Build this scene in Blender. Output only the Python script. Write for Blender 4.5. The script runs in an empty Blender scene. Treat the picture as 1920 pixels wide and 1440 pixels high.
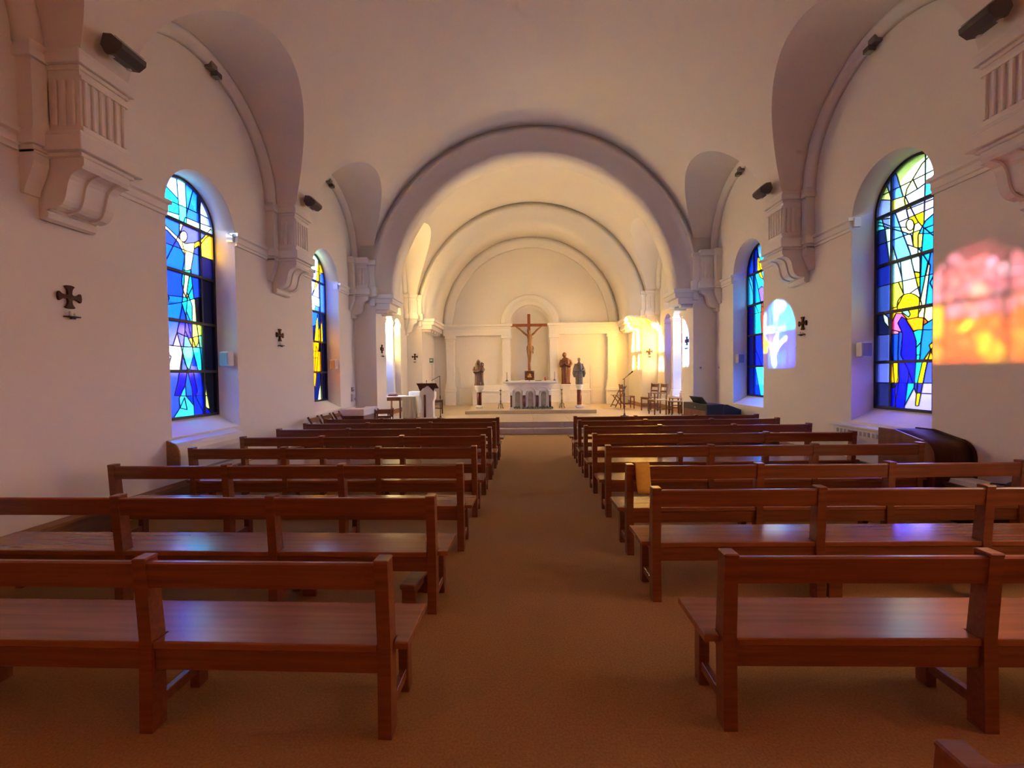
import bpy, bmesh, math, random
from mathutils import Vector, Matrix
from mathutils.geometry import delaunay_2d_cdt
random.seed(7)
PI = math.pi
sc = bpy.context.scene
COL = sc.collection

# ---------------------------------------------------------------- camera
cam_d = bpy.data.cameras.new('camera')
cam_d.sensor_width = 36.0
cam_d.lens = 36.0 * 809.9 / 1920.0
cam_d.clip_start = 0.05
cam_d.clip_end = 300
cam = bpy.data.objects.new('camera', cam_d)
COL.objects.link(cam)
YAW, PITCH, ROLL = 0.0357, -0.0231, 0.0131
cam.matrix_world = (Matrix.Translation((0, 0, 1.6)) @ Matrix.Rotation(YAW, 4, 'Z')
                    @ Matrix.Rotation(PI / 2 + PITCH, 4, 'X') @ Matrix.Rotation(-ROLL, 4, 'Z'))
sc.camera = cam

# ---------------------------------------------------------------- world, sun, exposure
SKY = 26.0                     # sky radiance after exposure; glass transmissions are derived from it
w = bpy.data.worlds.new('sky'); sc.world = w
w.use_nodes = True
nt = w.node_tree; nt.nodes.clear()
wo = nt.nodes.new('ShaderNodeOutputWorld'); bgn = nt.nodes.new('ShaderNodeBackground')
tc = nt.nodes.new('ShaderNodeTexCoord'); sx = nt.nodes.new('ShaderNodeSeparateXYZ')
rp = nt.nodes.new('ShaderNodeValToRGB')
rp.color_ramp.elements[0].position = 0.0; rp.color_ramp.elements[0].color = (1.0, 0.97, 0.92, 1)
rp.color_ramp.elements[1].position = 0.9; rp.color_ramp.elements[1].color = (0.72, 0.84, 1.0, 1)
nt.links.new(tc.outputs['Generated'], sx.inputs[0]); nt.links.new(sx.outputs['Z'], rp.inputs[0])
nt.links.new(rp.outputs[0], bgn.inputs[0]); nt.links.new(bgn.outputs[0], wo.inputs[0])
bgn.inputs[1].default_value = SKY

sun_d = bpy.data.lights.new('sun', 'SUN'); sun_d.energy = 210.0; sun_d.angle = math.radians(.6)
sun_d.color = (1.0, 0.93, 0.82)
sun = bpy.data.objects.new('sun', sun_d); COL.objects.link(sun)
sun.location = (-30, -5, 12)
sun.rotation_euler = Vector((9.72, 2.58, -1.45)).to_track_quat('-Z', 'Y').to_euler()

sc.view_settings.view_transform = 'Standard'
sc.view_settings.look = 'None'
sc.view_settings.gamma = 1.0
sc.view_settings.use_curve_mapping = False
sc.view_settings.exposure = 1.3
sc.cycles.use_denoising = True
sc.cycles.use_adaptive_sampling = True
sc.cycles.adaptive_threshold = 0.1
sc.cycles.max_bounces = 6
sc.cycles.diffuse_bounces = 4
sc.cycles.transparent_max_bounces = 12
sc.cycles.sample_clamp_indirect = 6.0
sc.cycles.caustics_reflective = False
sc.cycles.caustics_refractive = False

# ---------------------------------------------------------------- materials
def lin(h):
    c = [int(h[i:i + 2], 16) / 255 for i in (0, 2, 4)]
    return tuple(x / 12.92 if x <= .04045 else ((x + .055) / 1.055) ** 2.4 for x in c)
M = {}
def mat(name, col, rough=.6, metal=0.0, noise=None, bump=0.0, bscale=40, spec=.5, col2=None, stretch=(1, 1, 1), coat=0.0, detail=4):
    m = bpy.data.materials.new(name); m.use_nodes = True
    n = m.node_tree; b = n.nodes['Principled BSDF']
    b.inputs['Base Color'].default_value = (*col, 1); b.inputs['Roughness'].default_value = rough
    b.inputs['Metallic'].default_value = metal
    b.inputs['Specular IOR Level'].default_value = spec
    if coat:
        b.inputs['Coat Weight'].default_value = coat; b.inputs['Coat Roughness'].default_value = .18
    t = n.nodes.new('ShaderNodeTexCoord'); mp = n.nodes.new('ShaderNodeMapping')
    mp.inputs['Scale'].default_value = stretch
    n.links.new(t.outputs['Object'], mp.inputs[0])
    if noise:
        nz = n.nodes.new('ShaderNodeTexNoise'); nz.inputs['Scale'].default_value = noise
        nz.inputs['Detail'].default_value = detail
        n.links.new(mp.outputs[0], nz.inputs[0])
        r = n.nodes.new('ShaderNodeValToRGB')
        r.color_ramp.elements[0].position = .3; r.color_ramp.elements[1].position = .7
        r.color_ramp.elements[0].color = (*col, 1); r.color_ramp.elements[1].color = (*(col2 or [c * .8 for c in col]), 1)
        n.links.new(nz.outputs[0], r.inputs[0]); n.links.new(r.outputs[0], b.inputs['Base Color'])
    if bump:
        nb = n.nodes.new('ShaderNodeTexNoise'); nb.inputs['Scale'].default_value = bscale
        n.links.new(mp.outputs[0], nb.inputs[0])
        bp = n.nodes.new('ShaderNodeBump'); bp.inputs['Strength'].default_value = bump; bp.inputs['Distance'].default_value = .01
        n.links.new(nb.outputs[0], bp.inputs['Height']); n.links.new(bp.outputs[0], b.inputs['Normal'])
    M[name] = m
    return m
mat('plaster', (.87, .825, .755), .85, noise=.8, col2=(.845, .795, .72), bump=.05, bscale=30)
mat('moulding', (.87, .83, .77), .75)
mat('bench_wood', (.25, .078, .024), .32, noise=3.0, col2=(.155, .045, .014), stretch=(.6, 14, 14), bump=.04, bscale=6, coat=.25)
mat('seat_wood', (.33, .118, .042), .27, noise=2.2, col2=(.23, .075, .027), stretch=(.6, 12, 12), bump=.018, bscale=3, coat=.35)
mat('dark_wood', (.075, .024, .012), .6, spec=.25, noise=3, col2=(.05, .016, .008), stretch=(8, 8, .8))
mat('red_wood', (.24, .07, .025), .4, noise=3, col2=(.15, .04, .015), stretch=(6, 6, .8))
mat('chair_wood', (.19, .066, .022), .45, noise=4, col2=(.12, .04, .014), stretch=(6, 6, .9))
mat('plank_wood', (.34, .17, .075), .5, noise=3, col2=(.25, .115, .05), stretch=(10, .7, 10))
mat('carpet', (.43, .24, .09), .95, noise=90, col2=(.32, .172, .06), bump=.35, bscale=160, spec=.1, detail=2)
mat('sanctuary_stone', (.54, .41, .26), .32, noise=1.6, col2=(.46, .34, .21), coat=.15)
mat('step_stone', (.62, .50, .36), .4, noise=2.5, col2=(.50, .38, .27))
mat('white_marble', (.82, .79, .74), .35, noise=5, col2=(.74, .70, .65))
mat('veined_marble', (.55, .48, .36), .3, noise=7, col2=(.36, .31, .22))
mat('red_marble', (.13, .022, .016), .25, noise=9, col2=(.07, .012, .012))
mat('cloth_white', (.80, .80, .84), .9, noise=6, col2=(.72, .72, .77))
mat('cloth_cream', (.62, .56, .44), .9, noise=8, col2=(.52, .46, .35), stretch=(8, 8, .5))
mat('cloth_yellow', (.86, .58, .09), .85, noise=30, col2=(.78, .50, .07))
mat('cloth_red', (.16, .012, .02), .8)
mat('black_iron', (.018, .018, .022), .5)
mat('lead', (.02, .02, .025), .6)
mat('lamp_housing', (.085, .075, .07), .55)
mat('lamp_grey', (.22, .20, .16), .5)
mat('lens_glass', (.30, .34, .28), .12)
mat('white_plastic', (.70, .70, .74), .45)
mat('grille_grey', (.30, .30, .33), .6)
mat('white_enamel', (.76, .74, .74), .35)
mat('black_plastic', (.012, .012, .014), .4)
mat('bronze', (.15, .062, .036), .45, noise=14, col2=(.06, .024, .015))
mat('carved_wood', (.17, .05, .017), .42, noise=10, col2=(.08, .022, .008))
mat('grey_bronze', (.20, .145, .11), .45, noise=14, col2=(.085, .062, .05))
mat('brown_marble', (.26, .062, .026), .3, noise=9, col2=(.17, .036, .016))
mat('corpus_wood', (.29, .135, .045), .4, noise=16, col2=(.17, .075, .025))
mat('cross_wood', (.28, .07, .022), .45, noise=4, col2=(.2, .05, .017), stretch=(4, 4, .8))
mat('gold', (.62, .36, .10), .3, metal=.8)
mat('brass', (.20, .15, .06), .4, metal=.7)
mat('wax', (.86, .82, .70), .5)
mat('red_glass', (.45, .03, .02), .2)
mat('leaf', (.05, .085, .03), .6, noise=12, col2=(.09, .10, .06))
mat('paper', (.72, .70, .70), .8)
mat('sign_green', (.05, .22, .09), .4)
mat('seat_straw', (.50, .34, .15), .8, noise=60, col2=(.38, .25, .1))
mat('grass', (.07, .11, .03), .95, noise=2, col2=(.10, .12, .05))
mat('outer_render', (.55, .50, .44), .9, noise=1.2, col2=(.48, .43, .37))
# coloured glass: transmission colour is carried by each pane
gm = bpy.data.materials.new('stained_glass'); gm.use_nodes = True
n = gm.node_tree; n.nodes.clear()
o_ = n.nodes.new('ShaderNodeOutputMaterial'); tr = n.nodes.new('ShaderNodeBsdfTransparent')
oi = n.nodes.new('ShaderNodeObjectInfo'); gl = n.nodes.new('ShaderNodeBsdfGlossy'); mx = n.nodes.new('ShaderNodeMixShader')
gl.inputs['Roughness'].default_value = .08; mx.inputs[0].default_value = .03
tl = n.nodes.new('ShaderNodeBsdfTranslucent'); mt = n.nodes.new('ShaderNodeMixShader'); mt.inputs[0].default_value = .14
n.links.new(oi.outputs['Color'], tl.inputs[0]); n.links.new(tr.outputs[0], mt.inputs[1]); n.links.new(tl.outputs[0], mt.inputs[2])
n.links.new(oi.outputs['Color'], tr.inputs[0]); n.links.new(mt.outputs[0], mx.inputs[1]); n.links.new(gl.outputs[0], mx.inputs[2])
n.links.new(mx.outputs[0], o_.inputs[0])
M['stained_glass'] = gm

# ---------------------------------------------------------------- mesh helpers
class MB:
    def __init__(s): s.v = []; s.f = []; s.sm = []
    def add(s, vs, fs, smooth=False):
        k = len(s.v); s.v += [tuple(x) for x in vs]
        for f in fs: s.f.append([i + k for i in f]); s.sm.append(smooth)
        return s
    def box(s, x0, x1, y0, y1, z0, z1, ch=0.0):
        if x1 < x0: x0, x1 = x1, x0
        if y1 < y0: y0, y1 = y1, y0
        if z1 < z0: z0, z1 = z1, z0
        if ch <= 0:
            vs = [(x0, y0, z0), (x1, y0, z0), (x1, y1, z0), (x0, y1, z0), (x0, y0, z1), (x1, y0, z1), (x1, y1, z1), (x0, y1, z1)]
            return s.add(vs, [(0, 3, 2, 1), (4, 5, 6, 7), (0, 1, 5, 4), (1, 2, 6, 5), (2, 3, 7, 6), (3, 0, 4, 7)])
        c = min(ch, (x1 - x0) * .45, (y1 - y0) * .45, (z1 - z0) * .45)
        L = [(z0, c), (z0 + c, 0), (z1 - c, 0), (z1, c)]; vs = []
        for z, q in L:
            a = q if q else 0
            vs += [(x0 + c, y0 + a, z), (x1 - c, y0 + a, z), (x1 - a, y0 + c, z), (x1 - a, y1 - c, z), (x1 - c, y1 - a, z), (x0 + c, y1 - a, z), (x0 + a, y1 - c, z), (x0 + a, y0 + c, z)]
        fs = [tuple(range(7, -1, -1)), tuple(range(24, 32))]
        for r in range(3):
            for i in range(8):
                j = (i + 1) % 8; fs.append((r * 8 + i, r * 8 + j, r * 8 + 8 + j, r * 8 + 8 + i))
        return s.add(vs, fs)
    def prism(s, poly, fn, a, b, smooth=False):
        """poly: 2-D outline; fn(u, v, t) -> xyz; extruded from t=a to t=b"""
        k = len(poly)
        vs = [fn(u, v, a) for u, v in poly] + [fn(u, v, b) for u, v in poly]
        s.add(vs, [tuple(range(k - 1, -1, -1)), tuple(range(k, 2 * k))])
        s.add(vs, [(i, (i + 1) % k, k + (i + 1) % k, k + i) for i in range(k)], smooth)
        return s
    def bar(s, a, b, wx, wy, ch=0.0):
        """box beam from a to b, wx across, wy the other way"""
        a = Vector(a); b = Vector(b); d = (b - a); l = d.length; d.normalize()
        up = Vector((0, 0, 1)) if abs(d.z) < .95 else Vector((0, 1, 0))
        e1 = d.cross(up).normalized(); e2 = e1.cross(d)
        t = MB().box(-wx / 2, wx / 2, -wy / 2, wy / 2, 0, l, ch)
        s.add([a + e1 * x + e2 * y + d * z for x, y, z in t.v], t.f); return s
    def tube(s, pts, rad, n=8, cap=True):
        pts = [Vector(p) for p in pts]; rad = rad if isinstance(rad, (list, tuple)) else [rad] * len(pts)
        vs = []; e1 = None
        for i, p in enumerate(pts):
            d = (pts[min(i + 1, len(pts) - 1)] - pts[max(i - 1, 0)]).normalized()
            if e1 is None:
                up = Vector((0, 0, 1)) if abs(d.z) < .9 else Vector((1, 0, 0)); e1 = d.cross(up).normalized()
            else:
                e1 = (e1 - d * e1.dot(d)).normalized()
            e2 = d.cross(e1)
            for j in range(n):
                a = 2 * PI * j / n; vs.append(p + (e1 * math.cos(a) + e2 * math.sin(a)) * rad[i])
        fs = [(i * n + j, i * n + (j + 1) % n, (i + 1) * n + (j + 1) % n, (i + 1) * n + j) for i in range(len(pts) - 1) for j in range(n)]
        s.add(vs, fs, True)
        if cap: s.add(vs, [tuple(range(n - 1, -1, -1)), tuple(range(len(vs) - n, len(vs)))])
        return s
    def lathe(s, prof, c=(0, 0, 0), n=20, sx=1, sy=1, smooth=True):
        vs = [(c[0] + r * sx * math.cos(2 * PI * j / n), c[1] + r * sy * math.sin(2 * PI * j / n), c[2] + z) for r, z in prof for j in range(n)]
        k = len(prof)
        s.add(vs, [(i * n + j, i * n + (j + 1) % n, (i + 1) * n + (j + 1) % n, (i + 1) * n + j) for i in range(k - 1) for j in range(n)], smooth)
        s.add(vs, [tuple(range(n - 1, -1, -1)), tuple(range((k - 1) * n, k * n))]); return s
    def ell(s, c, r, n=10, m=7, rot=None):
        vs = []
        for i in range(m + 1):
            th = PI * i / m
            for j in range(n):
                a = 2 * PI * j / n
                p = Vector((r[0] * math.sin(th) * math.cos(a), r[1] * math.sin(th) * math.sin(a), r[2] * math.cos(th)))
                if rot: p = rot @ p
                vs.append(Vector(c) + p)
        return s.add(vs, [(i * n + j, (i + 1) * n + j, (i + 1) * n + (j + 1) % n, i * n + (j + 1) % n) for i in range(m) for j in range(n)], True)
    def mesh(s, name, m):
        me = bpy.data.meshes.new(name); me.from_pydata(s.v, [], s.f)
        me.polygons.foreach_set('use_smooth', s.sm); me.materials.append(M[m])
        bm = bmesh.new(); bm.from_mesh(me); bmesh.ops.remove_doubles(bm, verts=bm.verts, dist=1e-5)
        bmesh.ops.recalc_face_normals(bm, faces=bm.faces); bm.to_mesh(me); bm.free()
        return me
    def build(s, name, m, parent=None):
        o = bpy.data.objects.new(name, s.mesh(name, m)); COL.objects.link(o)
        if parent: o.parent = parent
        return o
def empty(name, loc=(0, 0, 0), rz=0, parent=None):
    o = bpy.data.objects.new(name, None); COL.objects.link(o); o.location = loc; o.rotation_euler = (0, 0, rz)
    o.empty_display_size = .1
    if parent: o.parent = parent
    return o
def tag(o, label, cat, group=None, kind=None):
    o['label'] = label; o['category'] = cat
    if group: o['group'] = group
    if kind: o['kind'] = kind
    return o
def struct(o, label=None, cat=None):
    o['kind'] = 'structure'
    if label: o['label'] = label
    if cat: o['category'] = cat
    return o
def copy_tree(o, parent=None):
    c = o.copy(); COL.objects.link(c); c.parent = parent
    for ch in list(o.children): copy_tree(ch, c)
    return c

# ---------------------------------------------------------------- dimensions (metres; camera at origin, nave runs along +Y)
AX = 0.15                      # nave axis
HW = 4.70                      # half width of the nave
XL, XR = AX - HW, AX + HW
YR = -3.2                      # rear wall
P1a, P1b = 11.27, 12.05        # first pier / arch
P2a, YB = 16.26, 18.41         # second arch runs to the end wall
ZC, RV, RA = 3.64, 4.35, 3.70  # vault centre height, vault radius, arch radius
PW = 4.12                      # pier half width
ZL, RL = 4.62, 1.61            # lunette springing and radius
BAY = [-1.4, 2.3, 6.0, 9.71]
CORB = [0.45, 4.15, 7.85, 11.32]
CHW, CHR = 14.15, 1.38         # chancel window centre, radius
RLC = 1.86
ZF = 0.30                      # sanctuary floor

# ---------------------------------------------------------------- floors and steps
struct(MB().box(XL - .4, XR + .4, YR - .3, P1a + .1, -.25, 0).build('floor', 'carpet'), 'brown carpeted nave floor running up the aisle', 'floor')
fl = struct(MB().box(XL - .4, XR + .4, P1a + .42, YB + .3, -.25, ZF - .02).build('floor_chancel', 'step_stone'), 'pale polished stone floor of the raised sanctuary', 'floor')
tile = MB().box(0, .996, 0, .996, -.02, 0, .002).mesh('floor_slab', 'sanctuary_stone')
yy = P1a + .42
row = 0
while yy < YB - .05:
    d = min(1.0, YB - yy)
    for i in range(-5, 5):
        o = bpy.data.objects.new('floor_slab', tile); COL.objects.link(o); o.parent = fl
        o.location = (AX + i + (.0 if row % 2 else .0), yy, ZF + random.uniform(-.0008, .0008)); o.scale = (1, d, 1)
    yy += 1.0; row += 1
for k, (ya, yb, za, zb) in enumerate([(P1a + .10, P1a + .42, 0, .15), (P1a + .38, P1a + .46, .15, .305)]):
    st = struct(empty('step', (AX, ya, za)), ['lower stone step up to the sanctuary', 'upper stone step edge of the sanctuary floor'][k], 'step')
    ns = 6 - k; sw = 2 * (PW - .002) / ns
    for i in range(ns):
        x0 = -PW + .002 + i * sw
        MB().box(x0, x0 + sw - .006, 0, yb - ya, 0, zb - za, .006).build('step_slab', 'step_stone', st)

# ---------------------------------------------------------------- side walls with window openings
def arch_pts(c, r, zs, n=24):
    return [(c + r * math.cos(PI * i / n), zs + r * math.sin(PI * i / n)) for i in range(n + 1)]
def side_wall(name, s, y0, y1, ops, label, mname='plaster'):
    """ops: (c, rin, sin, rgl, sgl, spring)"""
    mb = MB(); top = 8.3
    def face(d, key):
        X = AX + s * (HW + d); y = y0
        for c, ri, si, rg, sg, zs in ops:
            r, sl = (ri, si) if key == 0 else (rg, sg)
            mb.add([(X, y, -.2), (X, c - r, -.2), (X, c - r, top), (X, y, top)], [(0, 1, 2, 3)])
            mb.add([(X, c - r, -.2), (X, c + r, -.2), (X, c + r, sl), (X, c - r, sl)], [(0, 1, 2, 3)])
            a = arch_pts(c, r, zs)
            for i in range(len(a) - 1):
                mb.add([(X, a[i][0], a[i][1]), (X, a[i + 1][0], a[i + 1][1]), (X, a[i + 1][0], top), (X, a[i][0], top)], [(0, 1, 2, 3)])
            y = c + r
        mb.add([(X, y, -.2), (X, y1, -.2), (X, y1, top), (X, y, top)], [(0, 1, 2, 3)])
    face(0, 0); face(.5, 1)
    for c, ri, si, rg, sg, zs in ops:
        loops = []
        for d, r, sl in ((0, ri, si), (.32, rg, sg), (.5, rg, sg)):
            X = AX + s * (HW + d)
            loops.append([(X, c - r, sl), (X, c + r, sl)] + [(X, y, z) for y, z in arch_pts(c, r, zs)])
        k = len(loops[0])
        for a, b in zip(loops, loops[1:]):
            for i in range(k):
                j = (i + 1) % k
                mb.add([a[i], a[j], b[j], b[i]], [(0, 1, 2, 3)], 2 <= i < k - 1)
    for y in (y0, y1):
        mb.add([(AX + s * HW, y, -.2), (AX + s * (HW + .5), y, -.2), (AX + s * (HW + .5), y, top), (AX + s * HW, y, top)], [(0, 1, 2, 3)])
    return struct(mb.build(name, mname), label, 'wall')
OPN = [(c, .648, .84, .60, 1.03, 3.83) for c in BAY]
OPC = [(CHW, CHR, .80, CHR - .04, .86, 3.67)]
WL = side_wall('wall_left', -1, YR, YB + .3, OPN + OPC, 'off-white plaster wall along the left of the nave')
WR = side_wall('wall_right', 1, YR, YB + .3, OPN + OPC, 'off-white plaster wall along the right of the nave')
struct(MB().box(XL - .5, XR + .5, YR - .4, YR, -.2, 8.3).build('wall_rear', 'plaster'), 'plaster wall behind the camera', 'wall')
struct(MB().box(XL - .5, XR + .5, YR - .4, YB + 1.2, 8.3, 8.5).build('roof', 'outer_render'), 'unseen flat roof added over the vaults to stop light leaks', 'roof')  # slab added so no daylight leaks in past the vault edges

# ---------------------------------------------------------------- vaults with lunettes
def vault(name, y0, y1, cents, rl, label):
    ys = set([y0, y1])
    for c in cents:
        for i in range(41):
            ys.add(max(y0, min(y1, c - rl * math.cos(PI * i / 40))))
    ys = sorted(ys)
    def zl(y):
        for c in cents:
            if abs(y - c) < rl - 1e-6: return ZL + math.sqrt(rl * rl - (y - c) ** 2)
        return ZL
    N = 40; mb = MB(); vs = []
    for y in ys:
        t = math.asin((zl(y) - ZC) / RV)
        for i in range(N + 1):
            a = t + (PI - 2 * t) * i / N
            vs.append((AX + RV * math.cos(a), y, ZC + RV * math.sin(a)))
    k = N + 1
    mb.add(vs, [(j * k + i, j * k + i + 1, (j + 1) * k + i + 1, (j + 1) * k + i) for j in range(len(ys) - 1) for i in range(N)], True)
    v = struct(mb.build(name, 'plaster'), label, 'ceiling')
    for c in cents:
        for s in (-1, 1):
            lb = MB(); vs = []; n = 40; q = 6
            for i in range(n + 1):
                a = PI * i / n; y = c - rl * math.cos(a); z = ZL + rl * math.sin(a)
                xg = math.sqrt(RV * RV - (z - ZC) ** 2)
                for j in range(q + 1):
                    vs.append((AX + s * (HW + .02 + (xg - HW - .02) * j / q), y, z))
            lb.add(vs, [(i * (q + 1) + j, i * (q + 1) + j + 1, (i + 1) * (q + 1) + j + 1, (i + 1) * (q + 1) + j) for i in range(n) for j in range(q)], True)
            lb.build('lunette', 'plaster', v)
    return v
vault('ceiling', YR, P1a + .05, BAY, RL, 'white plastered barrel vault over the nave')
vault('ceiling_chancel', P1b - .05, P2a + .05, [CHW], RLC, 'white plastered barrel vault over the sanctuary')

# arch mouldings of the lunettes on the walls
tn = [0]
def trim(o, label):
    return struct(o, label, 'moulding')
def ring(mb, prof, c, zc, a0, a1, n, fn, smooth=True):
    """profile [(r, t)] closed, swept round an arc; fn(u, v, t) -> xyz"""
    k = len(prof); vs = []
    for i in range(n + 1):
        a = a0 + (a1 - a0) * i / n
        vs += [fn(c + r * math.cos(a), zc + r * math.sin(a), t) for r, t in prof]
    for j in range(k):
        mb.add([vs[i * k + j] for i in range(n + 1)] + [vs[i * k + (j + 1) % k] for i in range(n + 1)],
               [(i, i + 1, n + 2 + i, n + 1 + i) for i in range(n)], smooth)
    mb.add(vs, [tuple(range(k)), tuple(range(n * k + k - 1, n * k - 1, -1))])
    return mb
side = {-1: 'left', 1: 'right'}
for s in (-1, 1):
    for c, rl in [(b, RL) for b in BAY] + [(CHW, RLC)]:
        tn[0] += 1
        fn = lambda u, v, t, s=s: (AX + s * (HW - t), u, v)
        mb = ring(MB(), [(rl + .01, 0), (rl + .01, .12), (rl - .05, .14), (rl - .09, .12), (rl - .15, .07), (rl - .16, 0)], c, ZL, 0, PI, 36, fn)
        trim(mb.build('trim_%d' % tn[0], 'moulding'), 'moulded plaster arch on the %s wall over the window %s' % (side[s], 'of the sanctuary' if c == CHW else ['behind the camera', 'beside the camera', 'nearest in view', 'next to the sanctuary'][BAY.index(c)]))

# ---------------------------------------------------------------- corbels
def steps(mb, s, hw, d, zs, y, y_hi=None):
    """stacked slabs [(z0,z1,extra)]"""
    for z0, z1, e in zs:
        y1 = y + hw + e
        if y_hi is not None: y1 = min(y1, y_hi)
        mb.box(AX + s * (HW - d - e), AX + s * (HW + .03), y - hw - e, y1, z0, z1, .006)
    return mb
def corbel(s, y, label, y_hi=None):
    tn[0] += 1
    t = struct(empty('trim_%d' % tn[0], (AX + s * HW, y, 3.1)), label, 'corbel')
    inv = t.location.copy()
    def part(mb, nm, m='moulding'):
        mb.v = [tuple(Vector(p) - inv) for p in mb.v]; return mb.build(nm, m, t)
    yh = (lambda v: v if y_hi is None else min(v, y_hi))
    fn = lambda u, v, q: (AX + s * (HW - u), q, v)
    prof = [(-.03, 3.12), (.05, 3.10), (.085, 3.12), (.095, 3.165), (.075, 3.19), (.10, 3.205)]
    for i in range(13):
        f = i / 12; prof.append((.10 + .33 * (f + .10 * math.sin(2 * PI * f)), 3.21 + .36 * (f - .12 * math.sin(2 * PI * f))))
    prof += [(.455, 3.60), (.455, 3.665), (-.03, 3.665)]
    part(MB().prism(prof, fn, y - .23, yh(y + .23)), 'bracket')
    # raised rolls along the bracket front
    for yc, hw_ in ((-.19, .045), (0, .07), (.19, .045)):
        if y + yc + .04 > (y_hi or 99): continue
        pr = [(u + .022, v - .014) for u, v in prof[5:19]] + [(u, v) for u, v in reversed(prof[5:19])]
        part(MB().prism(pr, fn, y + yc - hw_, y + yc + hw_), 'bracket_roll')
    part(steps(MB(), s, .25, .455, [(3.665, 3.70, .02), (3.70, 3.84, .07), (3.84, 3.87, .045), (3.87, 3.90, .02)], y, y_hi), 'abacus')
    fb = MB().box(AX + s * (HW - .44), AX + s * (HW + .03), y - .23, yh(y + .23), 3.90, 4.47)
    part(fb, 'block')
    for i in range(6):
        yc = y - .19 + i * .076
        if yc + .02 > (y_hi or 99): continue
        part(MB().box(AX + s * (HW - .465), AX + s * (HW - .43), yc - .02, yc + .02, 3.96, 4.38, .008), 'flute')
    part(MB().box(AX + s * (HW - .465), AX + s * (HW - .43), y - .235, yh(y + .235), 4.38, 4.42, .004), 'fillet')
    part(MB().box(AX + s * (HW - .465), AX + s * (HW - .43), y - .235, yh(y + .235), 3.90, 3.955, .004), 'fillet')
    for i in range(4):
        xc = HW - .12 - i * .085
        part(MB().box(AX + s * (xc - .02), AX + s * (xc + .02), y - .25, y - .225, 3.96, 4.38, .008), 'flute')
    part(steps(MB(), s, .23, .44, [(4.47, 4.51, .02), (4.51, 4.60, .055), (4.60, 4.66, .03)], y, y_hi), 'cap')
    # flat pilaster behind, with its own little console
    pl = MB().box(AX + s * (HW - .14), AX + s * (HW + .03), y - .37, yh(y + .37), 3.66, 4.66)
    steps(pl, s, .37, .14, [(3.68, 3.72, .02), (3.72, 3.84, .05), (3.84, 3.88, .025), (4.50, 4.58, .035), (4.58, 4.66, .02)], y, y_hi)
    part(pl, 'pilaster')
    for q in (-1, 1):
        if q == 1 and y_hi: continue
        a = y + q * .37; b = y + q * .24
        part(MB().prism([(0, 3.30), (.03, 3.30), (.045, 3.36), (.10, 3.48), (.13, 3.58), (.13, 3.68), (-.02, 3.68), (-.02, 3.30)], fn, min(a, b), max(a, b)), 'console')
    return t
nm = {0: 'beside the camera', 1: 'nearest in view', 2: 'midway up the nave', 3: 'at the chancel arch'}
for s in (-1, 1):
    for i, y in enumerate(CORB):
        corbel(s, y, 'fluted plaster corbel on the %s wall %s' % (side[s], nm[i]), P1a - .002 if i == 3 else None)
    corbel(s, P2a + .04, 'fluted plaster corbel on the %s side of the altar arch' % side[s], P2a - .002)
# string course between corbels and windows
for s in (-1, 1):
    wname = ['window behind the camera', 'window beside the camera', 'nearest window in view', 'window by the sanctuary']
    for i, c in enumerate(BAY):
        lo = YR if i == 0 else CORB[i - 1] + .40
        hi = CORB[i] - .40
        for a, b, wd in ((lo, c - .648, 'on the near side of'), (c + .648, hi, 'on the far side of')):
            tn[0] += 1
            fn = lambda u, v, q, s=s: (AX + s * (HW - u), q, v)
            mb = MB().prism([(-.02, 3.66), (.03, 3.66), (.03, 3.70), (.045, 3.71), (.045, 3.79), (.075, 3.81), (.075, 3.85), (-.02, 3.85)], fn, a, b)
            trim(mb.build('trim_%d' % tn[0], 'moulding'), 'plaster string course %s the %s, %s wall' % (wd, wname[i], side[s]))
    for c in BAY:
        for q in (-1, 1):
            tn[0] += 1
            r0 = .648
            ya = c + q * r0; yb = c + q * (r0 - .045)
            mb = MB().box(AX + s * (HW + .0), AX + s * (HW + .10), ya + q * .01, yb, 3.71, 3.84, .004)
            mb.box(AX + s * (HW - .075), AX + s * (HW + .1), ya + q * .01, ya - q * .03, 3.80, 3.85, .004)
            trim(mb.build('trim_%d' % tn[0], 'moulding'), 'string course end in the %s jamb of the %s, %s wall' % ('near' if q < 0 else 'far', wname[BAY.index(c)], side[s]))

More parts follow.
